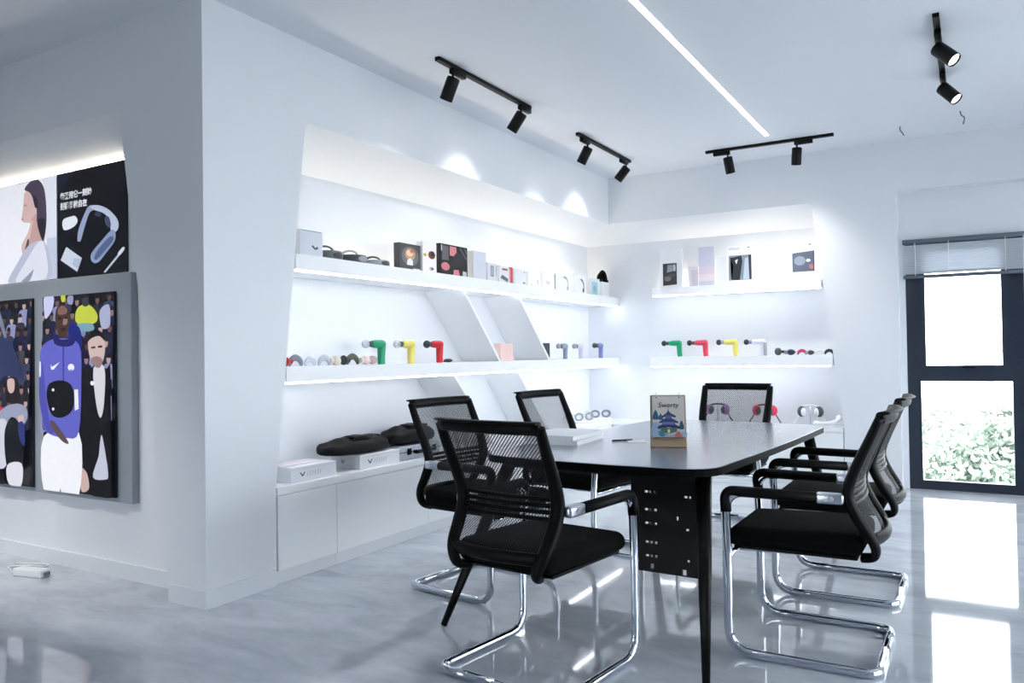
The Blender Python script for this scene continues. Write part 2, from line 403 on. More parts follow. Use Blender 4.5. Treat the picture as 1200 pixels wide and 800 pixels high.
def building(x0, x1, y0, y1, z1, label):
    o = tag(MB().box(x0, x1, y0, y1, -5, z1).build('far_building', FACADE), label, 'building', 'hazy buildings beyond the trees')
    n = int((x1-x0)/2.4)
    for i in range(n):
        for z in ([-4, -1] if z1 > .5 else [-4]):
            MB().box(x0+.7+i*2.4, x0+2.0+i*2.4, y0-.06, y0+.02, z, z+1.4).build('window', FGLASS, o)
building(-14, -1.2, 62, 70, -2.2, 'low pale building beyond the trees, left half of the pane')
building(-.6, 12, 66, 76, -1.9, 'wide low pale building behind the trees, right half of the pane')
building(-.9, 1.6, 92, 98, .9, 'taller hazy block far beyond the low buildings')

# ------------------------------------------------------------------ cabinets and worktops
def cabinet(name, loc, rz, wd, label, dp=0.34, seam=None):
    r = empty(name, loc, rz, label, 'cabinet', 'white base cabinets under the display shelves')
    MB().box(-wd/2+.0005, wd/2-.0005, .012, dp, .07, .488).build('body', CABI, r)
    MB().box(-wd/2+.0005, wd/2-.0005, .010, dp, 0, .07).build('plinth', SKIRT, r)
    n = [(-wd/2, wd/2)] if not seam else [(-wd/2, 0), (0, wd/2)]
    for a, c in n: MB().rbox(a+.0015, c-.0015, -.006, .0118, .074, .484, .0015, 1, False).build('door', CABI, r)
    return r
ys = [3.10, 3.567, 4.475, 5.383, 6.291, 7.199, 7.74]
cl = ['narrow white base cabinet at the near end beside the pier', 'white base cabinet under the silver case and the black bags', 'white base cabinet just behind the first left chair',
      'white base cabinet behind the second left chair', 'white base cabinet hidden behind the table end, left wall', 'corner white base cabinet on the left wall']
for i in range(6):
    wd = ys[i+1]-ys[i]
    cabinet('base_cabinet', (XW, (ys[i]+ys[i+1])/2, 0), PI/2, wd, cl[i])
xs = [-3.32, -2.75, -1.90, -1.052]
cr = ['white base cabinet at the left end of the back wall', 'white base cabinet behind the far table end, back wall', 'white base cabinet at the right end of the back wall niche']
for i in range(3):
    cabinet('base_cabinet', ((xs[i]+xs[i+1])/2, YB+.004, 0), 0, xs[i+1]-xs[i], cr[i], dp=.24)
wt = tag(MB().box(NX+.001, XW+.004, 3.10, NY-.002, .49, CT).build('worktop', SHELF), 'long white worktop over the left base cabinets', 'worktop')
tag(MB().box(XW+.006, -1.05, YB-.004, NY-.002, .49, CT).build('worktop', SHELF), 'short white worktop over the back wall cabinets', 'worktop')

# ------------------------------------------------------------------ shelves with LED strips
def shelf_left(z0, z1, y0, y1, segs, label):
    s = tag(MB().box(NX+.001, XW-.002, y0, y1, z0, z1).build('display_shelf', SHELF), label, 'shelf', 'long white display shelves')
    for a, c in segs: MB().box(XW-.022, XW-.0015, a, c, z0-.010, z0-.0003).build('light_strip', STRIPM, s)
    return s
su = shelf_left(1.752, 1.842, 3.262, NY-.002, ((3.27, 5.02), (5.06, 5.62), (5.68, 7.96)), 'long white upper shelf on the left wall with lit front edge')
shelf_left(1.108, 1.192, 3.184, NY-.002, ((3.19, 3.29), (3.31, 3.52), (3.54, 4.82), (4.87, 5.62), (5.68, 7.96)), 'long white lower shelf on the left wall holding massage guns')
def shelf_back(z0, z1, x0, x1, segs, label):
    s = tag(MB().box(x0, x1, YB+.002, NY-.002, z0, z1).build('display_shelf', SHELF), label, 'shelf', 'long white display shelves')
    for a, c in segs: MB().box(a, c, YB+.0015, YB+.022, z0-.010, z0-.0003).build('light_strip', STRIPM, s)
    return s
sv = shelf_back(1.825, 1.905, -2.86, -1.215, ((-2.85, -1.23),), 'white upper shelf on the back wall holding picture cards')
shelf_back(1.102, 1.198, -2.89, -1.13, ((-2.88, -2.2), (-2.18, -1.15)), 'white lower shelf on the back wall holding small massage guns')
MB().box(NX+.006, NX+.03, 3.30, NY-.05, 1.8425, 1.852).build('added_uplight', UPLM, su)  # hidden uplight, added to brighten the sloped niche head
MB().box(-2.84, -1.24, NY-.03, NY-.006, 1.9055, 1.915).build('added_uplight', UPLM, sv)  # same added fill light for the back niche head
# slanted divider boards between the shelves
def divider(ya, yc, z1, z0, label):
    tag(MB().prism([(ya, z1), (ya+.03, z1), (yc+.03, z0), (yc, z0)], NX+.001, XW-.012, 'x').build('slanted_divider', SHELF), label, 'divider', 'slanted white divider panels')
divider(4.975, 5.495, 1.7415, 1.1925, 'slanted white panel between the shelves, nearer of the two, right of the red massage gun')
divider(5.815, 6.36, 1.7415, 1.1925, 'slanted white panel between the shelves, right of the small pink box')
divider(4.84, 5.39, 1.0975, CT+.0005, 'slanted white panel under the lower shelf, behind the first left chair')
divider(5.79, 6.34, 1.0975, CT+.0005, 'slanted white panel under the lower shelf, beside the second left chair')

# ------------------------------------------------------------------ ceiling lights
for nm, x, y0, y1, lb in (('a', -1.5, 0.6, 6.91, 'thin white recessed light line running along the ceiling'), ('b', 1.6, 0.6, 6.91, 'thin ceiling light line added outside the view to the right for more room light')):  # second line is unseen, added to give the room more light
    r = tag(MB().box(x-.022, x+.022, y0-.006, y1+.006, H-.004, H-.0002).build('ceiling_light_line', WHITEP), lb, 'light')
    MB().box(x-.016, x+.016, y0, y1, H-.0075, H-.0042).build('diffuser', LEDM, r)
def track(loc, rz, L, heads, label, power=1.0, cone=86):
    """rail along local y; head = (position along the rail, tilt direction vector, side of adapter)"""
    r = empty('track_light', loc, rz, label, 'track light', 'black ceiling track lights')
    MB().box(-.017, .017, 0, L, -.024, -.0005).build('rail', BLACKM, r)
    for y, d, sgn in heads:
        d = Vector(d).normalized()
        ad = MB().rbox(-.017, .017, y-.02 if sgn > 0 else y-.13, y+.13 if sgn > 0 else y+.02, -.058, -.0245, .003, 1).build('adapter', BLACKM, r)
        j = Vector((0, y, -.085))
        st = MB().cyl((0, y, -.0585), j, .008, .008, 8).ell(j, (.012, .012, .012), 8, 6).build('stem', BLACKM, r)
        top = j + Vector((0, 0, -.012)) - d*.018; bot = top + d*.150
        hd = MB().lathe([(.030, 0), (.040, .03), (.042, .08), (.042, .97), (.040, 1.0)], top, bot, 20, False)
        hd.lathe([(.0, 0), (.030, 0.0)], top, bot, 20, False)
        hd.lathe([(.040, 1.0), (.034, .93)], top, bot, 20, False)
        h_ = hd.build('lamp_head', BLACKM, r)
        MB().lathe([(.034, 0), (0, 0.01)], top+d*.1385, top+d*.1390, 20, False).build('lens', LENSM, h_)
        ld = bpy.data.lights.new('spot_beam', 'SPOT'); ld.energy = SPOT*power; ld.spot_size = math.radians(cone); ld.spot_blend = 1.0
        ld.shadow_soft_size = .03; ld.color = (1, .975, .93)
        lo = bpy.data.objects.new('spot_beam', ld); COL.objects.link(lo); lo.parent = r
        lo.location = top + d*.156; lo.rotation_euler = d.to_track_quat('-Z', 'Y').to_euler()
    return r
track((-2.82, 3.95, H), 0, 1.17, ((.17, (-.42, -.02, -.9), 1), (1.04, (-.6, -.05, -.8), 1)), 'black two-head track light nearest the left shelf wall pier')
track((-2.82, 5.94, H), 0, 1.15, ((.20, (-.50, -.02, -.87), -1), (1.06, (-.66, -.05, -.75), -1)), 'black two-head track light near the corner, over the left shelves')
track((-2.10, 7.16, H), -PI/2, 1.10, ((.20, (-.30, .10, -.95), -1), (.80, (-.30, -.12, -.95), 1)), 'black two-head track light in front of the back wall shelves', 1.7, 104)
track((-.15, 4.90, H), 0, 1.25, ((.32, (.64, -.30, -.72), -1), (1.13, (.60, -.28, -.74), -1)), 'black two-head track light near the window, lamps turned right')
# spots over the posters on the far left (their rail stays outside the frame)
track((-6.2, 1.95, H), -PI/2, 1.45, ((.25, (-.30, 0, -.95), 1), (1.30, (-.30, 0, -.95), -1)), 'black track light above the backlit posters, beyond the left edge of the photo', 2.2, 96)
track((-6.2, 0.75, H), -PI/2, 1.45, ((.25, (-.60, 0, -.80), 1), (1.30, (-.60, 0.10, -.80), -1)), 'black track light added out of view to brighten the wall below the posters', 6.5, 56)  # unseen rail and spots, added to brighten the lower wall
CABLE = mat('dark_wire', (40, 42, 46), 0.6)
tag(MB().sweep(spline([(-.497, 7.256, H-.001), (-.50, 7.25, H-.03), (-.485, 7.24, H-.055), (-.47, 7.235, H-.085)]), .004, seg=6).build('ceiling_wire', CABLE), 'short loose dark wire hanging from the ceiling above the wall edge', 'wire')
tag(MB().sweep(spline([(-.064, 7.045, H-.001), (-.055, 7.04, H-.035), (-.035, 7.04, H-.06), (-.045, 7.03, H-.11)]), .004, seg=6).build('ceiling_wire', CABLE), 'short loose dark wire hanging from the ceiling below the right track light', 'wire')

# ------------------------------------------------------------------ flat prints
class Print:
    """flat artwork: coloured patches in u,v on a rectangle (u right, v up)"""
    def __init__(s, w_, h_, n, mfun):
        s.w, s.h, s.mf = w_, h_, mfun; s.m = MB(); s.mats = []; s.k = 0
    def idx(s, rgb):
        m = s.mf(rgb)
        if m not in s.mats: s.mats.append(m)
        return s.mats.index(m)
    def poly(s, rgb, pts, step=0.00012):
        s.k += 1; d = -(s.k*step)
        b = bmesh.new(); vs_ = [b.verts.new(((u-.5)*s.w, d, v*s.h)) for u, v in pts]
        try: f = b.faces.new(vs_)
        except ValueError: b.free(); return
        bmesh.ops.triangulate(b, faces=[f]); s.m.bm(b, False, None, s.idx(rgb))
    def ell(s, rgb, u, v, ru, rv, n=16, rot=0):
        asp = s.h/s.w; pts = []
        for k in range(n):
            a = 2*PI*k/n; x, y = ru*math.cos(a), rv*asp*math.sin(a)
            pts.append((u + x*math.cos(rot)-y*math.sin(rot), v + (x*math.sin(rot)+y*math.cos(rot))/asp))
        s.poly(rgb, pts)
    def rect(s, rgb, u0, v0, u1, v1): s.poly(rgb, [(u0,v0),(u1,v0),(u1,v1),(u0,v1)])
    def line(s, rgb, pts, wd):
        asp = s.h/s.w
        for (a, b_), (c, d_) in zip(pts[:-1], pts[1:]):
            dx, dy = c-a, (d_-b_)*asp; L = math.hypot(dx, dy) or 1; nx, ny = -dy/L*wd, dx/L*wd/asp
            s.poly(rgb, [(a+nx, b_+ny), (a-nx, b_-ny), (c-nx, d_-ny), (c+nx, d_+ny)], 0.00002)
    def build(s, parent, loc, rot=(0,0,0), name='print'):
        o = s.m.build(name, s.mats, parent, loc, rot=rot, fixn=False)
        return o
def quadmap(tl, tr, br, bl):
    """turn measured points into u,v by inverting a bilinear quad"""
    def f(x, y):
        u = v = .5
        for _ in range(30):
            tx = tl[0]+(tr[0]-tl[0])*u; ty = tl[1]+(tr[1]-tl[1])*u; bx = bl[0]+(br[0]-bl[0])*u; by = bl[1]+(br[1]-bl[1])*u
            v += ((by+(ty-by)*v) - y)/max(1e-6, (by-ty))*1.0
            lx = bl[0]+(tl[0]-bl[0])*v; rx = br[0]+(tr[0]-br[0])*v
            u += (x - (lx+(rx-lx)*u))/(rx-lx)
        return (u, v)
    return f
def smooth2(pts, n=4):
    P = [Vector((a, b, 0)) for a, b in pts]; N = len(P); out = []
    for i in range(N):
        p0, p1, p2, p3 = P[i-1], P[i], P[(i+1) % N], P[(i+2) % N]
        for k in range(n):
            t = k/n; q = 0.5*((2*p1)+(p2-p0)*t+(2*p0-5*p1+4*p2-p3)*t*t+(3*p1-p0-3*p2+p3)*t**3); out.append((q.x, q.y))
    return out
def text_mesh(body, size, mtl, parent, loc, rot, name='lettering', align='LEFT', shear=0.0, extrude=0.0004, bold=0.0):
    cu = bpy.data.curves.new(name, 'FONT'); cu.body = body; cu.size = size; cu.align_x = align; cu.shear = shear; cu.extrude = extrude; cu.offset = bold
    o = bpy.data.objects.new(name, cu); COL.objects.link(o)
    dg = bpy.context.evaluated_depsgraph_get(); me = bpy.data.meshes.new_from_object(o.evaluated_get(dg))
    bpy.data.objects.remove(o); bpy.data.curves.remove(cu)
    me.materials.clear(); me.materials.append(mtl)
    t = bpy.data.objects.new(name, me); COL.objects.link(t); t.parent = parent; t.location = loc; t.rotation_euler = rot
    return t

# ------------------------------------------------------------------ backlit posters on the far left wall
PB = YL - 0.045
board = tag(MB().rbox(-6.2, -4.075, PB, YL-.001, .44, 1.742, .004, 1, False).build('poster_board', GREYB), 'wide grey board carrying the two tall backlit posters', 'board')
def poster(x0, x1, z0, z1, y, label, edge):
    o = tag(MB().box(-(x1-x0)/2, (x1-x0)/2, 0, .014, 0, z1-z0).build('backlit_poster', edge, None, ((x0+x1)/2, y, z0)), label, 'poster', 'backlit posters on the far left wall')
    return o, Print(x1-x0, z1-z0, None, glow)
DARKE = mat('poster_edge', (40, 42, 48), 0.5)
# dark product poster
o, P = poster(-4.842, -4.160, 1.752, 2.392, YL-.016, 'dark poster with a white neck massager and two lines of lettering', DARKE)
P.rect((8, 9, 16), 0, 0, 1, 1)
q = quadmap((33, 140), (458, 35), (458, 735), (33, 775))
def Z(rgb, pts, sm=True): P.poly(rgb, [q(*p) for p in (smooth2(pts) if sm else pts)])
Z((22, 22, 44), [(36, 142), (150, 116), (80, 200), (36, 240)], False)
Z((150, 162, 196), [(163, 540), (172, 470), (212, 370), (240, 328), (300, 325), (270, 350), (240, 372), (215, 440), (185, 540), (174, 548)])
Z((188, 198, 222), [(240, 328), (300, 324), (360, 352), (408, 410), (415, 460), (395, 490), (370, 480), (366, 440), (350, 395), (318, 368), (268, 352)])
Z((60, 66, 96), [(272, 375), (290, 362), (310, 372), (306, 392), (280, 392)])
Z((70, 78, 108), [(335, 395), (358, 396), (370, 440), (362, 462), (338, 440)])
Z((140, 156, 192), [(395, 490), (370, 480), (300, 560), (252, 620), (248, 660), (270, 682), (300, 670), (340, 620), (392, 545)])
Z((84, 102, 140), [(380, 515), (350, 530), (290, 600), (268, 650), (285, 660), (330, 610), (380, 548)])
Z((226, 232, 242), [(66, 440), (78, 412), (120, 396), (150, 392), (166, 420), (150, 450), (110, 474), (76, 478)])
Z((206, 214, 228), [(92, 582), (192, 650), (160, 738), (54, 664)], False)
Z((172, 190, 214), [(140, 650), (190, 655), (166, 715), (130, 690)], False)
Z((30, 32, 48), [(54, 664), (160, 733), (160, 740), (50, 670)], False)
Z((200, 208, 222), [(326, 738), (415, 625), (424, 632), (336, 742)], False)
Z((224, 230, 240), [(410, 625), (436, 588), (450, 586), (446, 605), (422, 634)])
P.build(o, (0, -.0003, 0))
TXT = glow((232, 236, 246))
for k, s_ in enumerate(('每天用它一刻钟', '颈椎轻松自在')):
    text_mesh(s_, .046, TXT, o, (-.305, -.0035, .480-.062*k), (PI/2, 0, 0), bold=.0012)
# white beauty poster
MB().box(-.33, .33, .002, .012, .6405, .645).build('light_strip', UPLM, o)
o, P = poster(-5.92, -4.852, 1.752, 2.392, YL-.016, 'white poster of a dark-haired woman in profile touching her cheek', WHITEP)
P.rect((240, 242, 250), 0, 0, 1, 1)
P.rect((196, 202, 226), .90, 0, 1, .40); P.rect((222, 226, 240), .86, .4, 1, 1)
MB().box(-.53, .53, .002, .012, .6405, .645).build('light_strip', UPLM, o)
def vis(x, y):        # measured in the 400x800 close-up of its right 61 percent
    t = x/376; top = 110+(35-110)*t; bot = 770+(715-770)*t
    return (.394+.606*t, (bot-y)/(bot-top))
def Wp(rgb, pts, sm=True): P.poly(rgb, [(min(max(a, .001), .999), min(max(b_, .001), .999)) for a, b_ in (vis(*p) for p in (smooth2(pts) if sm else pts))])
Wp((214, 182, 180), [(172, 150), (215, 140), (250, 200), (255, 300), (215, 345), (175, 350), (150, 335), (152, 300), (160, 250), (165, 200)])
Wp((196, 160, 158), [(215, 330), (262, 290), (275, 400), (300, 470), (230, 510), (190, 520), (195, 440)])
Wp((74, 64, 82), [(170, 130), (200, 85), (250, 62), (290, 100), (308, 180), (314, 320), (305, 420), (290, 470), (265, 410), (250, 330), (258, 250), (240, 250), (225, 190), (205, 150)])
Wp((40, 34, 48), [(230, 170), (258, 200), (255, 250), (240, 240)])
Wp((40, 34, 48), [(260, 330), (306, 330), (300, 430), (288, 465), (268, 410)])
Wp((216, 186, 182), [(190, 420), (215, 340), (225, 350), (200, 470), (180, 550), (158, 560), (150, 500)])
Wp((96, 78, 88), [(190, 460), (200, 480), (180, 550), (165, 560)])
Wp((186, 190, 212), [(60, 770), (140, 590), (200, 500), (290, 470), (330, 560), (330, 715)])
Wp((224, 227, 240), [(110, 758), (190, 590), (260, 480), (300, 500), (310, 715)])
Wp((150, 154, 176), [(140, 755), (200, 690), (230, 660), (210, 720), (190, 745)])
Wp((176, 148, 152), [(166, 232), (184, 228), (186, 240), (170, 242)]); Wp((190, 140, 150), [(150, 325), (162, 318), (164, 332), (152, 335)])
Wp((120, 118, 134), [(120, 92), (300, 48), (300, 52), (120, 96)], False)
P.build(o, (0, -.0003, 0))

# photographs of a crowd behind standing people
def crowd(P, n, seed, v0=.45):
    rnd = random.Random(seed); cols = [(34, 38, 62), (24, 28, 40), (58, 62, 92), (140, 146, 186), (18, 20, 26), (70, 66, 78), (26, 30, 60), (176, 178, 206), (44, 40, 52)]
    cl = lambda x: min(max(x, .001), .999)
    for row in range(8):
        v = 1.0 - row*.075
        u = -.06 + .06*(row % 2)
        while u < 1.06:
            c = rnd.choice(cols); w_ = .075+.02*rnd.random(); d = .015*rnd.random(); sk = rnd.choice([(150, 120, 114), (88, 64, 58), (186, 160, 156), (110, 86, 80)])
            P.poly(c, [(cl(u+x*w_), cl(v-d+y)) for x, y in smooth2([(-1, -.16), (-.95, -.07), (-.5, -.045), (.5, -.045), (.95, -.07), (1, -.16)], 2)])
            P.poly(sk, [(cl(u+.028*math.cos(t)), cl(v-d-.022+.024*math.sin(t))) for t in [2*PI*k/10 for k in range(10)]])
            P.poly((22, 18, 20), [(cl(u+.03*math.cos(t)), cl(v-d-.016+.022*math.sin(t))) for t in [PI*k/6 for k in range(7)]])
            u += .12+.04*rnd.random()
o, P = poster(-4.925, -4.205, .468, 1.638, PB-.0155, 'tall poster of a person in a purple-blue jacket beside a person in a black coat', DARKE)
P.rect((12, 13, 20), 0, 0, 1, 1); crowd(P, 70, 3)
q = quadmap((185, 55), (432, 32), (432, 748), (185, 718))
def Z2(rgb, pts, sm=True): P.poly(rgb, [(min(max(a, .001), .999), min(max(b_, .001), .999)) for a, b_ in (q(*p) for p in (smooth2(pts) if sm else pts))])
Z2((200, 204, 236), [(205, 52), (238, 50), (235, 95), (210, 130), (204, 100)])
Z2((196, 206, 70), [(316, 110), (330, 85), (362, 80), (388, 110), (385, 140), (345, 152), (318, 140)])
Z2((120, 160, 178), [(322, 148), (370, 145), (376, 168), (330, 172)])
Z2((56, 60, 66), [(340, 58), (358, 56), (360, 82), (342, 84)]); Z2((190, 200, 60), [(266, 48), (280, 46), (280, 68), (268, 70)])
Z2((170, 176, 206), [(398, 100), (428, 80), (431, 150), (404, 160)]); Z2((150, 154, 190), [(290, 52), (308, 50), (306, 78), (290, 76)])
Z2((24, 34, 120), [(292, 150), (330, 160), (336, 230), (300, 230)])
# person in the black coat
Z2((10, 10, 14), [(334, 330), (372, 296), (420, 300), (432, 320), (432, 745), (362, 735), (330, 640)])
Z2((214, 212, 220), [(376, 300), (412, 296), (410, 420), (398, 470), (384, 420)])
Z2((196, 200, 216), [(398, 540), (405, 540), (422, 660), (412, 682), (372, 674), (392, 600)])
Z2((206, 182, 178), [(360, 190), (385, 176), (412, 190), (414, 240), (405, 280), (388, 294), (368, 270), (360, 236)])
Z2((150, 122, 118), [(368, 268), (388, 258), (406, 270), (398, 296), (382, 294)]); Z2((16, 14, 18), [(356, 210), (362, 182), (384, 165), (408, 180), (414, 205), (396, 188), (370, 196)])
Z2((60, 44, 44), [(370, 226), (382, 224), (382, 230), (370, 231)]); Z2((60, 44, 44), [(393, 222), (405, 221), (405, 227), (393, 228)])
Z2((206, 176, 170), [(330, 645), (352, 660), (360, 710), (345, 726), (332, 716)])
Z2((236, 238, 246), [(367, 345), (377, 345), (377, 357), (368, 357)])
# person in the purple-blue jacket
Z2((242, 243, 250), [(202, 535), (326, 520), (326, 735), (264, 728), (262, 640), (258, 726), (200, 718)])
Z2((98, 100, 196), [(188, 300), (196, 230), (238, 200), (300, 200), (332, 228), (336, 330), (326, 520), (280, 540), (214, 522), (196, 470)])
Z2((78, 78, 170), [(187, 300), (200, 290), (222, 480), (246, 500), (235, 525), (210, 510), (187, 420)])
Z2((34, 32, 104), [(240, 172), (262, 200), (300, 196), (318, 172), (312, 215), (278, 226), (242, 214)])
Z2((48, 46, 140), [(272, 222), (276, 222), (276, 345), (272, 345)], False)
Z2((72, 48, 42), [(252, 92), (272, 80), (292, 92), (296, 140), (288, 178), (270, 196), (252, 176), (246, 130)])
Z2((128, 96, 88), [(256, 96), (272, 84), (288, 96), (284, 112), (258, 114)]); Z2((150, 118, 112), [(276, 128), (288, 126), (288, 146), (274, 150)])
Z2((20, 14, 14), [(258, 126), (268, 124), (268, 130), (258, 132)]); Z2((20, 14, 14), [(279, 123), (289, 122), (289, 128), (279, 129)]); Z2((30, 16, 16), [(264, 162), (284, 160), (280, 170), (268, 171)])
Z2((8, 8, 10), [(214, 400), (222, 356), (262, 342), (300, 356), (312, 400), (304, 446), (270, 470), (232, 460)])
Z2((236, 236, 240), [(312, 374), (325, 372), (327, 440), (314, 446)], False)
Z2((230, 232, 244), [(234, 371), (241, 371), (241, 379), (234, 379)]); Z2((230, 232, 244), [(234, 437), (241, 437), (241, 445), (234, 445)])
Z2((96, 76, 78), [(226, 482), (246, 490), (290, 552), (284, 560), (262, 545), (236, 510)])
Z2((240, 242, 252), [(229, 286), (234, 296), (262, 279), (240, 305), (231, 305)], False)      # tick mark on the chest
P.ell((236, 238, 250), *q(302, 297), .046, .018, 18); P.ell((150, 156, 214), *q(302, 306), .024, .005, 10)
Z2((226, 228, 244), [(188, 282), (194, 282), (193, 325), (188, 328)])
P.build(o, (0, -.0003, 0))
o, P = poster(-5.765, -5.045, .468, 1.638, PB-.0155, 'tall poster of cheering fans in navy and lime with a crowd', DARKE)
P.rect((12, 13, 20), 0, 0, 1, 1); crowd(P, 60, 5)
def v4(x, y):
    t = x/165; top = 50-15*t; bot = 742+23*t; return (.36+.64*t, (bot-y)/(bot-top))
def Z4(rgb, pts, sm=True): P.poly(rgb, [(min(max(a, .001), .999), min(max(b_, .001), .999)) for a, b_ in (v4(*p) for p in (smooth2(pts) if sm else pts))])
Z4((44, 54, 92), [(0, 190), (40, 190), (76, 170), (112, 240), (136, 310), (128, 345), (60, 340), (30, 440), (0, 480)])
Z4((150, 210, 70), [(0, 120), (30, 105), (44, 130), (20, 160), (0, 168)]); Z4((186, 40, 56), [(8, 168), (36, 160), (40, 195), (12, 200)])
Z4((120, 126, 150), [(20, 90), (40, 70), (56, 110), (76, 180), (66, 185), (44, 130)])
Z4((30, 24, 26), [(74, 350), (118, 345), (130, 430), (110, 440), (74, 430)]); Z4((206, 176, 172), [(80, 350), (106, 348), (108, 388), (94, 402), (82, 388)])
Z4((190, 40, 60), [(36, 460), (60, 455), (62, 480), (38, 485)]); Z4((150, 156, 180), [(40, 480), (90, 445), (150, 450), (160, 500), (120, 540), (60, 520)])
Z4((210, 220, 60), [(0, 490), (30, 480), (40, 560), (20, 690), (0, 690)]); Z4((206, 208, 222), [(34, 520), (76, 510), (84, 640), (60, 690), (24, 670)])
Z4((14, 15, 22), [(66, 560), (92, 495), (124, 510), (142, 570), (138, 680), (80, 690)]); Z4((206, 178, 172), [(122, 492), (144, 486), (146, 515), (130, 520)])
Z4((40, 52, 120), [(124, 520), (146, 516), (150, 600), (130, 580)]); Z4((220, 222, 232), [(78, 676), (138, 672), (134, 758), (84, 748)])
Z4((12, 13, 20), [(0, 690), (60, 690), (64, 755), (0, 742)], False)
P.build(o, (0, -.0003, 0))

# ------------------------------------------------------------------ chairs
def make_chair():
    r = empty('visitor_chair', (0, 0, 0))
    X = .285
    half = [(-.262, -.125, .665), (-.272, .285, .668), (-.286, .275, .40), (-.286, .275, .018), (-.286, -.285, .018), (0, -.285, .018)]
    pts = half + [(-x, y, z) for x, y, z in half[:-1][::-1]]
    full = fillet(pts, [.085, .05, .10, .065, .0, .065, .10, .05, .085], 7)
    # drop the doubled middle point
    MB().sweep(full, .016, .019, up=(0, 0, 1), seg=12).build('chrome_frame', CHROME, r)
    for sx in (-1, 1):
        arm = [(sx*.264, -.075, .668), (sx*.272, .285, .671), (sx*.285, .278, .585)]
        MB().sweep(fillet(arm, .085, 8), .024, .0225, up=(0, 0, 1), seg=12).build('armrest', BLACKP, r)
        MB().rbox(sx*.262-.02, sx*.262+.02, -.175, -.07, .646, .690, .012, 3).cyl((sx*.262+sx*.018, -.13, .668), (sx*.262+sx*.025, -.13, .668), .012, .010, 14).build('arm_cap', SILVER, r)
    sup = MB()
    sup.cyl((-.286, .262, .415), (.286, .262, .415), .011, seg=10)
    for sx in (-1, 1): sup.sweep([(sx*.17, .262, .415), (sx*.17, .0, .422), (sx*.15, -.20, .43)], .011, seg=8)
    sup.build('seat_support', CHROME, r)
    def seatfn(c):
        x, y, z = c; k = (y+.23)/.52
        x *= .94+.08*math.sin(min(1, max(0, k))*PI*.6)
        if z > .48: z += .012*math.cos(x/.25*PI/2) - (.022*max(0, (k-.75)/.25)**2)
        return (x, y, z)
    sb = bmesh.new(); bmesh.ops.create_grid(sb, x_segments=1, y_segments=1, size=1); sb.free()
    MB().rbox(-.245, .245, -.235, .295, .437, .525, .036, 5, True, 0, seatfn).build('seat', FABRIC, r)
    MB().rbox(-.225, .225, -.215, .265, .425, .440, .006, 2).build('seat_pan', BLACKP, r)
    prof = [(.240, -.305, .985), (.239, -.268, .90), (.236, -.222, .80), (.231, -.188, .71), (.228, -.190, .655), (.226, -.222, .585), (.218, -.262, .52), (.200, -.278, .468), (.186, -.266, .438), (.170, -.225, .428)]
    def ctr(z):      # y of the side post at height z
        for (a, y0, z0), (b_, y1, z1) in zip(prof[:-1], prof[1:]):
            if z1 <= z <= z0: t = (z0-z)/(z0-z1); return a+(b_-a)*t, y0+(y1-y0)*t
        return prof[0][:2] if z > .985 else prof[-1][:2]
    bf = MB()
    for sx in (-1, 1):
        pts = spline([(sx*x, y, z) for x, y, z in prof], 4)
        n = len(pts); sc = [.85+.35*math.sin(PI*min(1, i/(n-1)*1.15)) for i in range(n)]
        bf.sweep(pts, .019, .025, up=(1, 0, 0), seg=10, scale=sc)
    def bar(z, bow, ra, rb, inset=0.0):
        x, y = ctr(z); n = 14
        return [((-x+inset)+(2*(x-inset))*k/n, y-bow*math.sin(PI*k/n), z) for k in range(n+1)], ra, rb
    p_, a_, b_ = bar(.982, .03, .016, .026); bf.sweep(p_, a_, b_, seg=10)
    bf.sweep([(x, y-.012, z+.020) for x, y, z in p_], .024, .006, seg=8)
    p_, a_, b_ = bar(.505, .035, .016, .025); bf.sweep(p_, a_, b_, seg=10)
    fr = bf.build('back_frame', BLACKP, r)
    lb = MB()
    for z in (.64, .664, .688, .712):
        p_, a_, b_ = bar(z, .02, .010, .009); lb.sweep(p_, a_, b_, seg=8)
    lb.build('lumbar_bar', BLACKP, r)
    zs = [.505+.48*k/16 for k in range(17)]
    def mf(u, v):
        z = .505+.475*v; x, y = ctr(z); w_ = x-.006
        return (-w_+2*w_*u, y-(.03*v+.03*(1-v))*math.sin(PI*u)+.004, z)
    MB().grid(mf, 14, 24).build('mesh_back', MESHF, r)
    return r
proto = make_chair()
chairs = [(-1.535, 2.80, -7.5, 'black mesh-back chair nearest the camera, back turned, at the near table end'),
          (-2.33, 3.645, -97, 'black mesh-back chair on the left of the table nearest the silver case'),
          (-2.185, 4.56, -97, 'second black mesh-back chair on the left side of the table, beside the books'),
          (-1.535, 5.62, 180, 'black mesh-back chair at the far table end in front of the back wall'),
          (-.625, 3.557, 90, 'black mesh-back chair nearest on the right side of the table, seen from its side'),
          (-.635, 4.494, 90, 'second black mesh-back chair on the right side of the table, toward the window')]
for i, (x, y, a, lb) in enumerate(chairs):
    o = proto if i == 0 else copy_tree(proto)
    if a in (-97,): rz = math.radians(-97)
    else: rz = math.radians(a)
    o.location = (x, y, 0); o.rotation_euler = (0, 0, rz); tag(o, lb, 'chair', 'black mesh visitor chairs around the table')

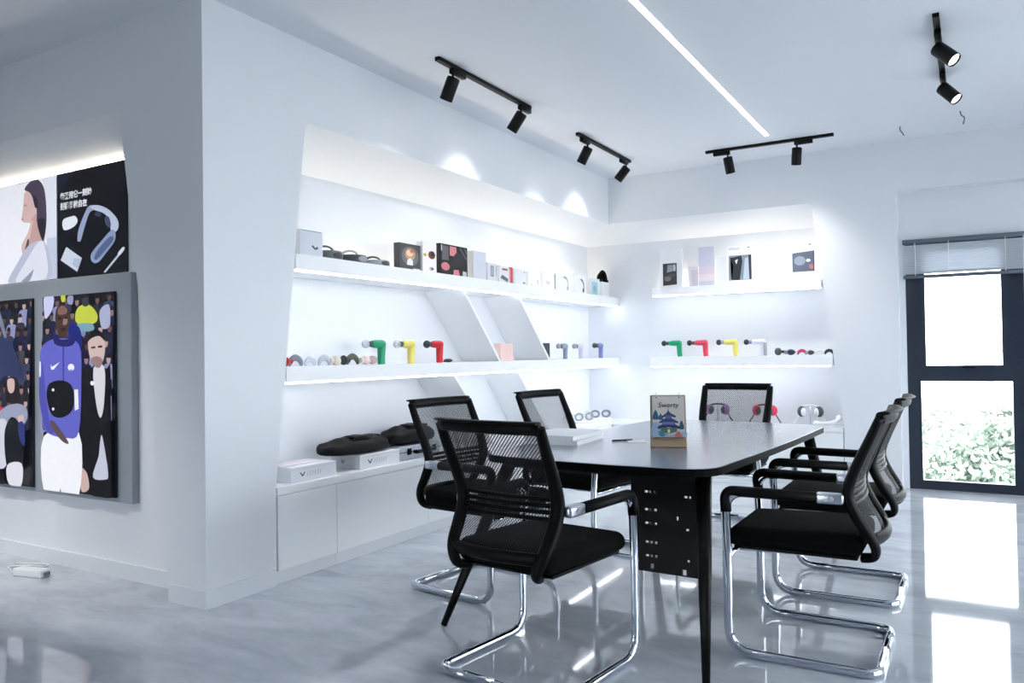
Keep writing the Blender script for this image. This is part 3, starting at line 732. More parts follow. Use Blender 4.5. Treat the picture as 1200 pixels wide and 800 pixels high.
# ------------------------------------------------------------------ table
TZ = .77
tb = empty('conference_table', (-1.45, 4.275, 0), math.radians(-3), 'black conference table with tapered splayed legs', 'table')
hw, hl = .58, 1.12
def outline(n=10):
    pts = []
    cor = [(hw, -hl+.02), (hw, hl-.02), (-hw, hl-.02), (-hw, -hl+.02)]
    def edge(a, b, bow, axis):
        out = []
        for k in range(1, 12):
            t = k/12; x = a[0]+(b[0]-a[0])*t; y = a[1]+(b[1]-a[1])*t; k_ = bow*math.sin(PI*t)
            out.append((x+(k_ if axis == 'x' else 0), y+(k_ if axis == 'y' else 0)))
        return out
    rr = .15
    def cornerpts(c, sx, sy):
        return [(c[0]-sx*rr+rr*sx*math.cos(t), c[1]-sy*rr+rr*sy*math.sin(t)) for t in [PI/2*k/6 for k in range(7)]]
    c1 = cornerpts(cor[0], 1, -1); c2 = cornerpts(cor[1], 1, 1); c3 = cornerpts(cor[2], -1, 1); c4 = cornerpts(cor[3], -1, -1)
    pts += c1[::-1] + edge(c1[0], c2[0], .015, 'x') + c2 + edge(c2[-1], c3[-1], .035, 'y') + c3[::-1] + edge(c3[0], c4[0], -.015, 'x') + c4 + edge(c4[-1], c1[-1], -.035, 'y')
    return pts
ol = outline()
tp = MB().prism(ol, TZ-.0035, TZ, 'z'); tp.build('table_top', TABLE, tb)
MB().prism(ol, TZ-.036, TZ-.0037, 'z').build('edge_slab', EDGE, tb)
for sx in (-1, 1):
    for sy in (-1, 1):
        t_ = Vector((sx*.49, sy*.93, TZ-.037)); b_ = Vector((sx*.625, sy*1.315 if sy < 0 else sy*1.05, 0.002))
        MB().sweep([t_, t_+(b_-t_)*.5, b_], .034, .022, up=(0, 1, 0), seg=12, scale=[1, .78, .42], square=True).build('leg', BLACKM, tb)
MB().box(-.50, .50, -.95, -.91, TZ-.075, TZ-.037).box(-.50, .50, .91, .95, TZ-.075, TZ-.037).box(-.46, -.42, -.91, .91, TZ-.075, TZ-.037).box(.42, .46, -.91, .91, TZ-.075, TZ-.037).build('under_frame', BLACKM, tb)
# hanging cable panel with slots
PX0, PX1, PY, PZ0, PZ1 = .03, .405, -.67, .20, TZ-.0372
slots = []
for vz in (.575, .49, .425, .335, .27):
    slots += [(.10, .118, vz, vz+.012), (.124, .140, vz, vz+.012), (.148, .162, vz, vz+.012)]
slots += [(.300, .316, .565, .577), (.322, .334, .565, .577), (.26, .27, .458, .476), (.305, .322, .412, .424), (.31, .322, .268, .280)]
def plate(x0, x1, z0, z1, holes):
    """flat plate cut into strips around rectangular holes"""
    m = MB(); zz = sorted({z0, z1, *[h_[2] for h_ in holes], *[h_[3] for h_ in holes]})
    for a, c in zip(zz[:-1], zz[1:]):
        hs = sorted([h_ for h_ in holes if h_[2] <= a+1e-6 and h_[3] >= c-1e-6]); x = x0
        for h_ in hs: m.box(x, h_[0], PY, PY+.012, a, c); x = h_[1]
        m.box(x, x1, PY, PY+.012, a, c)
    return m
slots += [(.125, .143, .215, .240), (.285, .305, .205, .232)]
plate(PX0, PX1, PZ0, PZ1, slots).build('cable_panel', BLACKM, tb)

# ------------------------------------------------------------------ things on the table
KRAFT = mat('kraft_board', (172, 150, 122), 0.7, var=0.08, scale=60, bump=0.1)
CALP = mat('calendar_page', (206, 202, 196), 0.7, var=0.03, scale=80)
cal = empty('desk_calendar', (-1.352, 3.862, TZ), math.radians(23), 'small standing desk calendar with a painted pagoda on a kraft base', 'calendar')
tilt = math.radians(-12)
MB().rbox(-.088, .088, -.004, .004, 0, .265, .003, 1, False).build('front_board', KRAFT, cal, (0, -.055, .0008), rot=(tilt, 0, 0))
MB().rbox(-.088, .088, -.004, .004, 0, .265, .003, 1, False).build('back_board', KRAFT, cal, (0, .057, .0008), rot=(-tilt, 0, 0))
MB().box(-.088, .088, -.05, .052, .0005, .004).build('foot_board', KRAFT, cal)
pg = MB().rbox(-.079, .079, -.003, .003, 0, .208, .001, 1, False).build('page', CALP, cal, (0, -.0525-.0075, .050), rot=(tilt, 0, 0))
for x in (-.058, .058):
    MB().sweep([(x, -.014*math.cos(a)*1.0, .256+.017*math.sin(a)) for a in [2*PI*k/14 for k in range(14)]], .0015, seg=6, up=(1,0,0), closed=True).build('ring', SILVER, cal)
P = Print(.158, .208, None, ink)
P.rect((206, 202, 196), 0, 0, 1, 1)
qc = quadmap((75, 95), (525, 95), (525, 625), (80, 625))
def Zc(rgb, pts, sm=False): P.poly(rgb, [qc(*p) for p in (smooth2(pts) if sm else pts)])
P.ell((30, 30, 34), *qc(135, 110), .022, .015); P.ell((30, 30, 34), *qc(455, 110), .022, .015)
Zc((150, 176, 200), [(82, 440), (160, 440), (200, 500), (300, 600), (520, 540), (520, 622), (84, 622)], True)
for c in ((120, 335, 38, 66), (190, 360, 30, 42), (480, 465, 32, 60)):
    Zc((44, 92, 124), [(c[0]-c[2], c[1]+c[3]*.8), (c[0]-c[2]*.8, c[1]-c[3]*.2), (c[0], c[1]-c[3]), (c[0]+c[2]*.8, c[1]-c[3]*.2), (c[0]+c[2], c[1]+c[3]*.8)], True)
Zc((44, 40, 74), [(297, 250), (303, 250), (306, 280), (294, 280)])
Zc((62, 62, 110), [(300, 275), (330, 310), (410, 350), (395, 370), (340, 355), (260, 355), (215, 372), (205, 352), (270, 312)])
Zc((96, 96, 150), [(262, 340), (340, 340), (352, 385), (250, 385)])
Zc((46, 70, 110), [(230, 385), (365, 385), (440, 425), (430, 442), (300, 425), (175, 442), (160, 430)])
Zc((112, 110, 180), [(215, 425), (385, 425), (400, 465), (200, 465)])
Zc((40, 56, 96), [(195, 460), (400, 460), (462, 490), (445, 515), (300, 492), (160, 515), (140, 490)])
Zc((86, 116, 110), [(185, 500), (420, 500), (410, 550), (300, 575), (195, 550)])
Zc((232, 226, 160), [(285, 520), (318, 520), (318, 565), (285, 565)])
Zc((70, 140, 160), [(160, 540), (230, 555), (240, 610), (170, 600)], True)
Zc((206, 120, 110), [(380, 610), (410, 560), (440, 545), (470, 580), (490, 615)], True)
Zc((122, 92, 70), [(95, 618), (520, 618), (520, 632), (95, 632)])
P.build(pg, (0, -.0032, 0))
text_mesh('Swerty', .036, ink((46, 44, 46)), pg, (0, -.0055, .152), (PI/2, 0, 0), align='CENTER', shear=.15, bold=.0002)

def book(name, loc, rz, wd, dp, h_, label):
    r = empty(name, loc, rz, label, 'book', 'stacked white catalogues on the table')
    MB().box(-wd/2, wd/2, -dp/2, dp/2, .0005, .0022).box(-wd/2, wd/2, -dp/2, dp/2, h_-.0022, h_).box(-wd/2, -wd/2+.002, -dp/2, dp/2, .0022, h_-.0022).build('cover', WHITEC, r)
    MB().box(-wd/2+.004, wd/2-.004, -dp/2+.004, dp/2-.004, .0023, h_-.0023).build('pages', PAPER, r)
book('catalogue', (-1.945, 3.885, TZ), math.radians(4), .30, .40, .024, 'thick white catalogue at the bottom of the stack on the table')
book('catalogue', (-1.95, 3.88, TZ+.0245), math.radians(1), .29, .39, .024, 'thick white catalogue on top of the stack on the table')
tag(MB().box(-.05, .05, -.075, .075, .0005, .0015).build('paper_sheet', PAPER, None, (-1.585, 4.02, TZ), rz=math.radians(30)), 'small white sheet of paper on the table beside the calendar', 'paper')
tag(MB().cyl((-.06, 0, .0045), (.05, 0, .0045), .004, .004, 8).cyl((.05, 0, .0045), (.065, 0, .0045), .004, .001, 8).build('pen', BLACKP, None, (-1.66, 4.0, TZ), rz=math.radians(48)), 'thin dark pen lying beside the paper on the table', 'pen')

# ------------------------------------------------------------------ boxes on the upper left shelf
ZU = 1.8422; ZLo = 1.1922
RIGHTF = PI/2     # local x -> along the wall away from the camera, local -y -> out of the niche
def lbox(name, yc, wd, h_, dp, colr, label, art=None, xf=-3.42, z=ZU, cat='box', group='boxed products on the upper left shelf', side=None):
    o = tag(MB().rbox(-wd/2, wd/2, 0, dp, 0, h_, .002, 1, False).build(name, colr, None, (xf, yc, z), rz=RIGHTF), label, cat, group)
    if art:
        P = Print(wd*.985, h_*.985, None, ink); art(P); P.build(o, (0, -.0006, h_*.0075))
    if side:
        P = Print(dp*.985, h_*.985, None, ink); P.rect(side, 0, 0, 1, 1); P.build(o, (-wd/2-.0006, dp/2, h_*.0075), rot=(0, 0, -PI/2))
    return o
def art_logo(P):
    P.rect((206, 212, 222), 0, 0, 1, 1); P.poly((70, 76, 88), [(.50, .42), (.66, .30), (.80, .36), (.78, .44), (.66, .38), (.56, .48)]); P.rect((110, 118, 130), .05, .97, .95, .99)
lbox('product_box', 3.475, .19, .165, .12, mat('silver_card', (206, 212, 220), .4), 'silvery white box with a small dark mark at the near end of the upper shelf', art_logo)
def art_orange(P):
    P.rect((70, 70, 74), 0, 0, 1, 1); P.ell((112, 110, 112), .5, .55, .40, .36); P.ell((196, 150, 110), .5, .62, .24, .22); P.ell((226, 200, 184), .48, .66, .16, .12)
    P.poly((228, 230, 236), [(.34, .22), (.62, .22), (.62, .40), (.5, .48), (.36, .40)]); P.ell((206, 110, 60), .58, .74, .10, .07); P.rect((220, 222, 226), .64, .05, .96, .11)
lbox('product_box', 4.435, .245, .192, .05, mat('dark_card', (60, 60, 64), .5), 'dark grey box with a round orange and white picture', art_orange)
def art_brown(P):
    P.rect((236, 234, 236), 0, 0, 1, 1); P.ell((112, 60, 40), .66, .60, .26, .13); P.ell((40, 26, 26), .74, .64, .14, .08); P.ell((214, 176, 60), .16, .58, .12, .05); P.ell((190, 160, 190), .62, .16, .16, .06); P.ell((70, 66, 80), .70, .16, .08, .04)
lbox('product_box', 4.665, .17, .232, .06, WHITEC, 'white box with a brown picture between two dark boxes', art_brown)
def art_pink(P):
    P.rect((18, 18, 20), 0, 0, 1, 1)
    P.poly((96, 98, 100), [(.06, .5), (.30, .5), (.30, .95), (.06, .95)]); P.poly((214, 130, 140), [(.34, .66), (.60, .66), (.58, .96), (.34, .96)])
    P.poly((34, 32, 36), [(.30, .3), (.78, .34), (.90, .62), (.62, .84), (.44, .60)]); P.ell((208, 120, 130), .18, .30, .15, .13); P.poly((206, 128, 136), [(.46, .04), (.70, .04), (.66, .24), (.48, .22)])
    P.poly((196, 200, 204), [(.80, .03), (.96, .03), (.96, .2), (.82, .22)]); P.rect((210, 212, 214), .03, .78, .06, .96); P.line((90, 94, 96), [(.72, .95), (.96, .62)], .02); P.line((90, 94, 96), [(.90, .95), (.98, .8)], .02)
lbox('product_box', 4.98, .37, .242, .10, mat('black_card', (24, 25, 27), .4), 'wide black box with a pink and grey photo on its front', art_pink)
def art_plain(P): P.rect((206, 211, 222), 0, 0, 1, 1)
lbox('product_box', 5.345, .185, .235, .11, WHITEC, 'tall plain pale grey box right of the black and pink box', art_plain)
def art_win(P): P.rect((214, 218, 224), 0, 0, 1, 1); P.rect((120, 126, 132), .30, .30, .62, .86); P.rect((170, 178, 184), .36, .36, .54, .80); P.rect((90, 94, 100), .84, .35, .88, .9)
lbox('product_box', 5.535, .155, .158, .10, WHITEC, 'small white box with a grey window panel', art_win)
def art_red(P):
    P.rect((226, 224, 230), 0, 0, .72, 1); P.rect((196, 70, 76), .72, 0, 1, 1); P.rect((150, 70, 70), .2, .76, .6, .86); P.poly((96, 104, 120), [(.05, .3), (.62, .1), (.66, .3), (.2, .5)]); P.rect((232, 160, 160), .74, .1, .82, .9)
lbox('product_box', 5.755, .22, .152, .10, WHITEC, 'small white box with a red side panel', art_red)
def art_mark(P): P.rect((222, 225, 231), 0, 0, 1, 1); P.ell((120, 128, 136), .86, .2, .12, .05); P.rect((80, 84, 90), .86, .78, .92, .86)
lbox('product_box', 5.99, .20, .152, .10, WHITEC, 'small white box right of the red-sided box', art_mark)
def art_dots(P): P.rect((240, 241, 244), 0, 0, 1, 1); P.ell((70, 72, 80), .3, .2, .04, .03); P.rect((90, 92, 98), .76, .25, .80, .55)
lbox('product_box', 6.25, .23, .14, .08, WHITEC, 'low white box with two tiny dark marks', art_dots)
def art_bar(P): P.rect((238, 239, 243), 0, 0, 1, 1); P.rect((70, 74, 84), .93, .02, 1, .98); P.ell((214, 206, 214), .4, .4, .2, .12)
lbox('product_box', 6.54, .25, .165, .08, WHITEC, 'white box with a dark stripe on its right edge', art_bar)
def art_arc(c):
    def f(P):
        P.rect((236, 238, 243), 0, 0, 1, 1); pts = [(.5+.30*math.cos(a), .42+.36*math.sin(a)) for a in [PI*(1.0-k/10*1.15) for k in range(11)]]
        P.line(c, pts, .035); P.ell(c, pts[-1][0]-.02, pts[-1][1]-.05, .07, .12)
    return f
lbox('product_box', 6.855, .28, .185, .08, WHITEC, 'white box printed with a pale grey headband', art_arc((168, 174, 184)))
lbox('product_box', 7.215, .28, .195, .08, WHITEC, 'white box printed with a black headband', art_arc((44, 48, 58)))
def art_teal(P): P.rect((226, 234, 238), 0, 0, 1, 1); P.rect((166, 208, 214), .05, 0, .75, .8); P.ell((140, 186, 194), .4, .4, .2, .2)
lbox('product_box', 7.585, .22, .185, .08, WHITEC, 'white and teal box near the shelf corner', art_teal)
def art_v(P): P.rect((226, 229, 235), 0, 0, 1, 1); P.poly((70, 76, 90), [(.22, .92), (.5, .72), (.80, .92), (.80, .86), (.5, .63), (.22, .86)])
lbox('product_box', 7.47, .30, .255, .06, WHITEC, 'tall white box with a chevron standing behind the teal box', art_v, xf=-3.55)
def art_c(P): P.rect((232, 234, 240), 0, 0, 1, 1); P.line((80, 86, 98), [(.74, .6), (.66, .5), (.66, .3), (.74, .2)], .03)
lbox('product_box', 7.845, .20, .165, .09, WHITEC, 'white box with a small hook mark at the shelf corner', art_c)
cap = empty('head_massager', (-3.47, 7.845, ZU+.1655), RIGHTF, 'black massage cap resting on the white corner box', 'massager')
MB().grid(lambda u, v: ((.095-.0*v)*math.cos(PI*(1-u))*math.sin(.25+v*1.3), .05*math.cos(.25+v*1.3)-.01, .012+.105*math.sin(PI*u)*math.sin(.25+v*1.3)), 14, 6).sweep([(.1*math.cos(PI*k/10), -.02, .01+.11*math.sin(PI*k/10)) for k in range(11)], .012, .012, seg=8, up=(0,1,0)).build('shell', BLACKP, cap)
MB().rbox(-.10, -.06, -.045, .0, .0005, .03, .006, 2).rbox(.06, .10, -.045, 0, .0005, .03, .006, 2).build('pads', BLACKP, cap)
# band shaped massagers
def eye_band(name, yc, wd, h_, colr, c2, label, tiltz=0.0):
    r = empty(name, (-3.43, yc, ZU), RIGHTF+tiltz, label, 'massager', 'grey band massagers on the upper left shelf')
    pts = [(wd/2*math.cos(a), .10-.12*math.sin(a), h_*.30) for a in [PI*k/14 for k in range(15)]]
    MB().sweep(pts, .016, h_*.29, up=(0, 0, 1), seg=12, square=True).build('band', colr, r)
    MB().sweep([(wd/2*.9*math.cos(a), .09-.02*math.sin(a), h_*.45+h_*.45*math.sin(a)) for a in [PI*k/12 for k in range(13)]], .007, .011, up=(0, 1, 0), seg=8).build('strap', c2, r)
    MB().ell((0, -.025, h_*.32), (wd*.22, .016, h_*.22)).build('front_pod', c2, r)
GA = mat('graphite_plastic', (96, 104, 108), .4); GB = mat('ash_plastic', (150, 156, 164), .4); GC = mat('slate_plastic', (62, 68, 72), .4)
eye_band('band_massager', 3.685, .185, .11, GA, GC, 'dark grey band massager nearest the silvery box')
eye_band('band_massager', 3.915, .19, .105, GC, GB, 'black and grey band massager in the middle of the three')
eye_band('band_massager', 4.145, .19, .085, GB, GC, 'light grey band massager nearest the dark picture box')

# ------------------------------------------------------------------ massage guns and heads on the lower shelves
def make_gun(name, loc, rz, body, head, label, s=1.0, group='massage guns on the lower shelves', collar=None, lean=0.0):
    r = empty(name, loc, rz, label, 'massage gun', group)
    S = lambda *a: tuple(v*s for v in a)
    MB().lathe([(.019, 0), (.024, .08), (.027, .3), (.028, .9), (.024, 1)], S(-.03, 0, .137), S(.092, 0, .137), 16).build('barrel', body, r)
    hp = [S(.074, 0, .150), S(.073+lean*.3, 0, .10), S(.070+lean*.7, 0, .045), S(.072+lean, 0, .0008)]
    MB().sweep(spline(hp, 4), .022*s, .025*s, up=(1, 0, 0), seg=14, scale=[1.0, 1.02, 1.03, 1.02, 1, .98, .96, .93, .92, .92, .92, .92, .9], square=True).build('handle', body, r)
    MB().lathe([(.013, 0), (.019, .2), (.019, .8), (.016, 1)], S(-.062, 0, .137), S(-.0305, 0, .137), 14).build('collar', collar or GC, r)
    MB().ell(S(-.086, 0, .137), S(.027, .028, .029)).build('massage_head', head, r)
    return r
GREEN = plain((0, 150, 104)); YEL = plain((226, 214, 110)); RED = plain((206, 26, 40)); PURP = plain((130, 136, 196)); PALE = plain((206, 204, 222)); GRYG = plain((140, 152, 172))
make_gun('massage_gun', (-3.45, 4.075, ZLo), RIGHTF, GREEN, CLEAR, 'green massage gun on the left lower shelf with clear head', 1.0)
make_gun('massage_gun', (-3.45, 4.40, ZLo), RIGHTF, YEL, CLEAR, 'yellow massage gun on the left lower shelf between green and red', 1.0)
make_gun('massage_gun', (-3.45, 4.745, ZLo), RIGHTF, RED, mat('dark_rubber', (40, 48, 50), .6), 'red massage gun on the left lower shelf with black flared head', 1.0)
make_gun('massage_gun', (-3.45, 6.85, ZLo), RIGHTF, GRYG, GB, 'grey-blue massage gun right of the slanted boards', .92)
make_gun('massage_gun', (-3.45, 7.20, ZLo), RIGHTF, PALE, GB, 'pale white massage gun on the left lower shelf near the corner', .92)
make_gun('massage_gun', (-3.45, 7.69, ZLo), RIGHTF, PURP, GC, 'lavender blue massage gun closest to the corner', .98)
ZR = 1.1982
BLK = mat('dark_rubber', (40, 48, 50), .6)
make_gun('massage_gun', (-2.69, 7.85, ZR), 0, GREEN, BLK, 'green massage gun on the back wall lower shelf', 1.0, lean=.012)
make_gun('massage_gun', (-2.42, 7.85, ZR), 0, plain((214, 60, 84)), BLK, 'rosy red massage gun on the back wall lower shelf', 1.0, lean=.012)
make_gun('massage_gun', (-2.12, 7.85, ZR), 0, YEL, BLK, 'yellow massage gun on the back wall lower shelf', 1.0, collar=GB, lean=.012)
make_gun('massage_gun', (-1.85, 7.85, ZR), 0, mat('white_gun', (226, 226, 236), .4), BLK, 'white massage gun with black head on the back wall shelf', .98, collar=PURP)
tag(MB().rbox(-.004, .004, -.05, .05, 0, .13, .002, 1).build('card_holder', GB, None, (-1.755, 7.86, ZR)), 'thin grey upright card holder right of the white massage gun', 'card holder')
# loose attachments
def fork(loc, rz, knob, arm, label, s=1.0, group='massage head attachments', kn=True):
    r = empty('massage_attachment', loc, rz, label, 'attachment', group)
    if kn: MB().lathe([(.030*s, 0), (.026*s, .25), (.012*s, .5), (.012*s, .75), (.018*s, 1)], (-.075*s, 0, .032*s), (-.03*s, 0, .032*s), 14).build('knob', knob, r)
    pts = [(.005*s+.048*s*math.cos(PI-PI*k/10), 0, .006+.048*s*math.sin(PI*k/10)) for k in range(11)]
    MB().sweep(pts, .018*s, .012*s, up=(0, 1, 0), seg=10, scale=[.5, .75, .95, 1.05, 1.1, 1.15, 1.1, 1.05, .95, .8, .55]).build('fork', arm, r)
def bullet(loc, rz, c1, c2, label, s=1.0, group='massage head attachments'):
    r = empty('massage_attachment', loc, rz, label, 'attachment', group)
    MB().lathe([(.014*s, 0), (.026*s, .12), (.030*s, .45), (.022*s, .75), (.006*s, 1)], (-.02*s, 0, .0305*s), (.05*s, 0, .0305*s), 14).build('tip', c1, r)
    MB().lathe([(.018*s, 0), (.018*s, 1)], (-.05*s, 0, .0305*s), (-.0202*s, 0, .0305*s), 12).build('knob', c2, r)
OLV = plain((76, 78, 66)); BEI = plain((214, 206, 190)); PNK = plain((226, 196, 196)); GRM = plain((120, 126, 138))
fork((-3.46, 3.37, ZLo), RIGHTF, plain((190, 40, 52)), GRM, 'grey fork massage head with red flared knob at the shelf end', 1.0)
fork((-3.46, 3.49, ZLo), RIGHTF, CLEAR, CLEAR, 'small clear plastic fork massage head', .8, kn=False)
fork((-3.46, 3.61, ZLo), RIGHTF, GB, mat('silver_grey', (176, 182, 190), .3), 'silver grey fork massage head on the lower shelf', .95, kn=False)
bullet((-3.46, 3.71, ZLo), RIGHTF, BEI, BEI, 'beige rounded massage head on the lower shelf', 1.0)
fork((-3.46, 3.865, ZLo), RIGHTF, BLK, OLV, 'olive fork massage head with black knob', 1.05)
bullet((-3.46, 3.99, ZLo), RIGHTF, PNK, BEI, 'pale pink massage head left of the green gun', 1.0)
bullet((-3.50, 4.105, ZLo), RIGHTF, PNK, PNK, 'pink massage head behind the green gun handle', 1.0)
tag(MB().ell((0, 0, .0145), (.044, .03, .014)).cyl((-.02, 0, .008), (-.055, .012, .006), .004, .003, 8).build('massage_attachment', BLK, None, (-3.45, 4.925, ZLo), rz=RIGHTF), 'small flat black gadget right of the red massage gun', 'attachment', 'massage head attachments')
bx = lbox('product_box', 5.72, .20, .148, .07, mat('pink_card', (238, 204, 198), .5), 'small pink box standing between the slanted boards', None, xf=-3.40, z=ZLo, group='boxed products on the lower left shelf')
lbox('product_box', 6.53, .20, .155, .07, mat('dark_stand', (40, 46, 56), .5), 'small dark box half hidden behind the farther slanted panel', None, xf=-3.47, z=ZLo, group='boxed products on the lower left shelf')
def ball(loc, c1, c2, label):
    r = empty('massage_attachment', loc, 0, label, 'attachment', 'massage head attachments')
    MB().ell((0, 0, .038), (.034, .034, .0375)).build('ball', c1, r); MB().lathe([(.012, 0), (.016, 1)], (.03, 0, .038), (.055, 0, .034), 10).build('knob', c2, r)
ball((-1.635, 7.85, ZR), GC, BLK, 'round dark ball massage head on the back wall shelf')
bullet((-1.525, 7.85, ZR), 0, plain((36, 44, 72)), GRM, 'navy bullet massage head on the back wall shelf', 1.0)
fork((-1.42, 7.85, ZR), 0, plain((196, 60, 110)), plain((196, 60, 110)), 'magenta fork massage head on the back wall shelf', .8, kn=False)
bullet((-1.345, 7.85, ZR), 0, GC, GB, 'small dark massage head right of the magenta one', .8)
fork((-1.26, 7.86, ZR), 0, CLEAR, mat('white_gun', (226, 226, 236), .4), 'white fork massage head on the back wall shelf', .75, kn=False)
fork((-1.178, 7.85, ZR), 0, BLK, BLK, 'black fork massage head at the right end of the back wall shelf', .75, kn=False)

# ------------------------------------------------------------------ worktop, left side
ZW = CT + .0005
def flatbox(yc, wd, h_, dp, label, xf=-3.375, chev=.24, txt='ATION'):
    o = tag(MB().rbox(-wd/2, wd/2, 0, dp, 0, h_, .002, 1, False).build('carton', WHITEC, None, (xf, yc, ZW), rz=RIGHTF), label, 'carton', 'flat white cartons on the worktop')
    P = Print(wd, h_, None, ink); c = chev
    P.poly((52, 56, 66), [(c-.055, .58), (c, .30), (c+.055, .58), (c+.05, .66), (c, .44), (c-.05, .66)])
    for k in range(6): P.line((198, 202, 211), [(c+.10+k*.055, .30), (c+.13+k*.055, .62)], .008)
    P.build(o, (0, -.0006, 0))
    P = Print(dp, h_, None, ink); P.poly((96, 102, 116), [(.36, .60), (.42, .34), (.48, .60), (.47, .68), (.42, .48), (.37, .68)]); P.build(o, (-wd/2-.0006, dp/2, 0), rot=(0, 0, -PI/2), name='end_print')
    MB().box(-wd/2, wd/2, -.0008, .001, h_-.014, h_-.0125).build('lid_seam', ink((196, 200, 208)), o)
    return o
flatbox(3.435, .37, .086, .25, 'flat white carton with a black chevron at the near end of the worktop')
flatbox(4.035, .40, .088, .25, 'flat white carton with a black chevron under the black pouch')
tag(MB().rbox(-.16, .16, 0, .15, 0, .006, .002, 1).build('leaflet', mat('pink_leaflet', (238, 228, 235), .6), None, (-3.44, 3.40, ZW+.0865), rz=RIGHTF), 'thin pinkish leaflet lying on the near white carton', 'leaflet')
POUCH = mat('black_soft_leather', (8, 10, 12), .6, var=.2, scale=40, bump=.5, bscale=60, spec=.25)
def pouch(loc, rz, wd, dp, h_, label, bumps):
    r = empty('soft_pouch', loc, rz, label, 'pouch', 'black soft pouches on the worktop')
    b_ = bmesh.new(); bmesh.ops.create_icosphere(b_, subdivisions=4, radius=1)
    for v in b_.verts:
        x, y, z = v.co; sx = math.copysign(abs(x)**.7, x); sy = math.copysign(abs(y)**.7, y)
        k = 1
        for (bx_, by_, bs) in bumps: k += bs*math.exp(-((x-bx_)**2+(y-by_)**2)*5)
        zq = math.copysign(abs(z)**.6, z); zz = (zq+1)/2*h_*k*(1+.06*math.sin(9*x+4*y)+.05*math.sin(7*y-5*x))
        v.co = Vector((sx*wd/2, sy*dp/2, max(0.0005, zz)))
    MB().bm(b_, True).build('body', POUCH, r)
    MB().sweep(spline([(-wd*.25, -dp*.2, h_*.95), (-wd*.05, -dp*.28, h_*1.08), (wd*.15, -dp*.25, h_*1.05), (wd*.3, -dp*.1, h_*.9)]), .012, .006, seg=8).build('strap', BLACKP, r)
    MB().rbox(-wd*.12, wd*.10, -dp*.30, dp*.12, h_*1.10, h_*1.30, .006, 2).rbox(wd*.12, wd*.36, -dp*.2, dp*.2, h_*1.05, h_*1.22, .01, 2).build('flap', POUCH, r)
pouch((-3.50, 3.92, ZW+.089), RIGHTF, .60, .22, .090, 'long black soft pouch lying on the second white carton', [(-.2, 0, .25), (.5, 0, .15)])
pouch((-3.49, 4.475, ZW+.0975), RIGHTF, .50, .22, .105, 'black soft pouch lying on the silver case', [(-.4, 0, .2), (.3, 0, .25)])
cs = empty('hard_case', (-3.385, 4.475, ZW), RIGHTF, 'silver hard case with black handle and latches on the worktop', 'case')
CASE = mat('silver_case', (176, 184, 194), .38, .5, var=.05)
MB().rbox(-.24, .24, 0, .26, 0, .097, .010, 3).build('shell', CASE, cs)
MB().box(-.241, .241, -.0012, .2612, .052, .056).build('seam', BLACKP, cs)
for x in (-.125, .165):
    MB().rbox(x-.022, x+.022, -.008, -.0013, .034, .078, .003, 1).build('latch', BLACKP, cs)
MB().sweep(fillet([(-.07, -.002, .050), (-.07, -.03, .050), (.11, -.03, .050), (.11, -.002, .050)], .02, 5), .010, .013, seg=8).build('handle', BLACKP, cs)
# white massager glasses near the corner
def goggle(loc, rz, c1, c2, label, s=1.0):
    r = empty('goggle_massager', loc, rz, label, 'massager', 'goggle massagers on the worktops')
    for sx in (-1, 1):
        MB().sweep([(sx*.06*s+.042*s*math.cos(a), -.02*s, .058*s+.030*s*math.sin(a)) for a in [2*PI*k/18 for k in range(18)]], .010*s, .008*s, up=(0, 1, 0), seg=8, closed=True).build('lens_rim', c2, r)
        MB().sweep(spline([(sx*.085*s, .0, .075*s), (sx*.12*s, .05*s, .08*s), (sx*.14*s, .11*s, .04*s), (sx*.145*s, .15*s, .008*s)]), .008*s, .012*s, seg=8).build('temple', c1, r)
    MB().sweep(spline([(-.03*s, -.01, .07*s), (0, -.012, .088*s), (.03*s, -.01, .07*s)]), .008*s, seg=8).build('bridge', c1, r)
    MB().rbox(-.11*s, .11*s, -.04*s, .03*s, .0003, .020*s, .006*s, 2).build('stand', c1, r)
goggle((-3.50, 7.40, ZW), RIGHTF-.5, WHITEP, GB, 'pale goggle massager nearer the chair on the left worktop', 1.1)
goggle((-3.50, 7.82, ZW), RIGHTF-.7, WHITEP, GRM, 'white and grey goggle massager in the worktop corner', 1.1)

# ------------------------------------------------------------------ headphone shaped massagers on the back worktop
def lobe(loc, c1, c2, label):
    r = empty('lobe_massager', loc, 0, label, 'massager', 'two-lobed massagers on the back worktop')
    for sx in (-1, 1):
        MB().ell((sx*.078, 0, .135), (.042, .035, .052)).build('lobe', c1, r)
        MB().ell((sx*.062, -.012, .132), (.028, .03, .040)).build('pad', c2, r)
        MB().sweep(spline([(sx*.10, .0, .10), (sx*.13, .0, .05), (sx*.16, -.01, .004)]), .006, seg=8).build('prong', c2, r)
    MB().sweep([(.09*math.cos(a), .01, .165+.025*math.sin(a)) for a in [PI*k/10 for k in range(11)]], .009, .012, seg=8, up=(0,1,0)).build('bridge', c2, r)
    MB().cyl((0, 0, .008), (0, 0, .18), .006, seg=8).cyl((0, 0, .0003), (0, 0, .008), .05, .046, 18).build('stand', SILVER, r)
lobe((-2.235, 7.87, ZW), plain((150, 110, 160)), GC, 'purple two-lobed massager seen through the far chair back')
lobe((-1.775, 7.87, ZW), plain((216, 50, 84)), GC, 'red two-lobed massager beside the far chair back')
lobe((-1.355, 7.87, ZW), GC, WHITEP, 'dark grey two-lobed massager right of the red one')
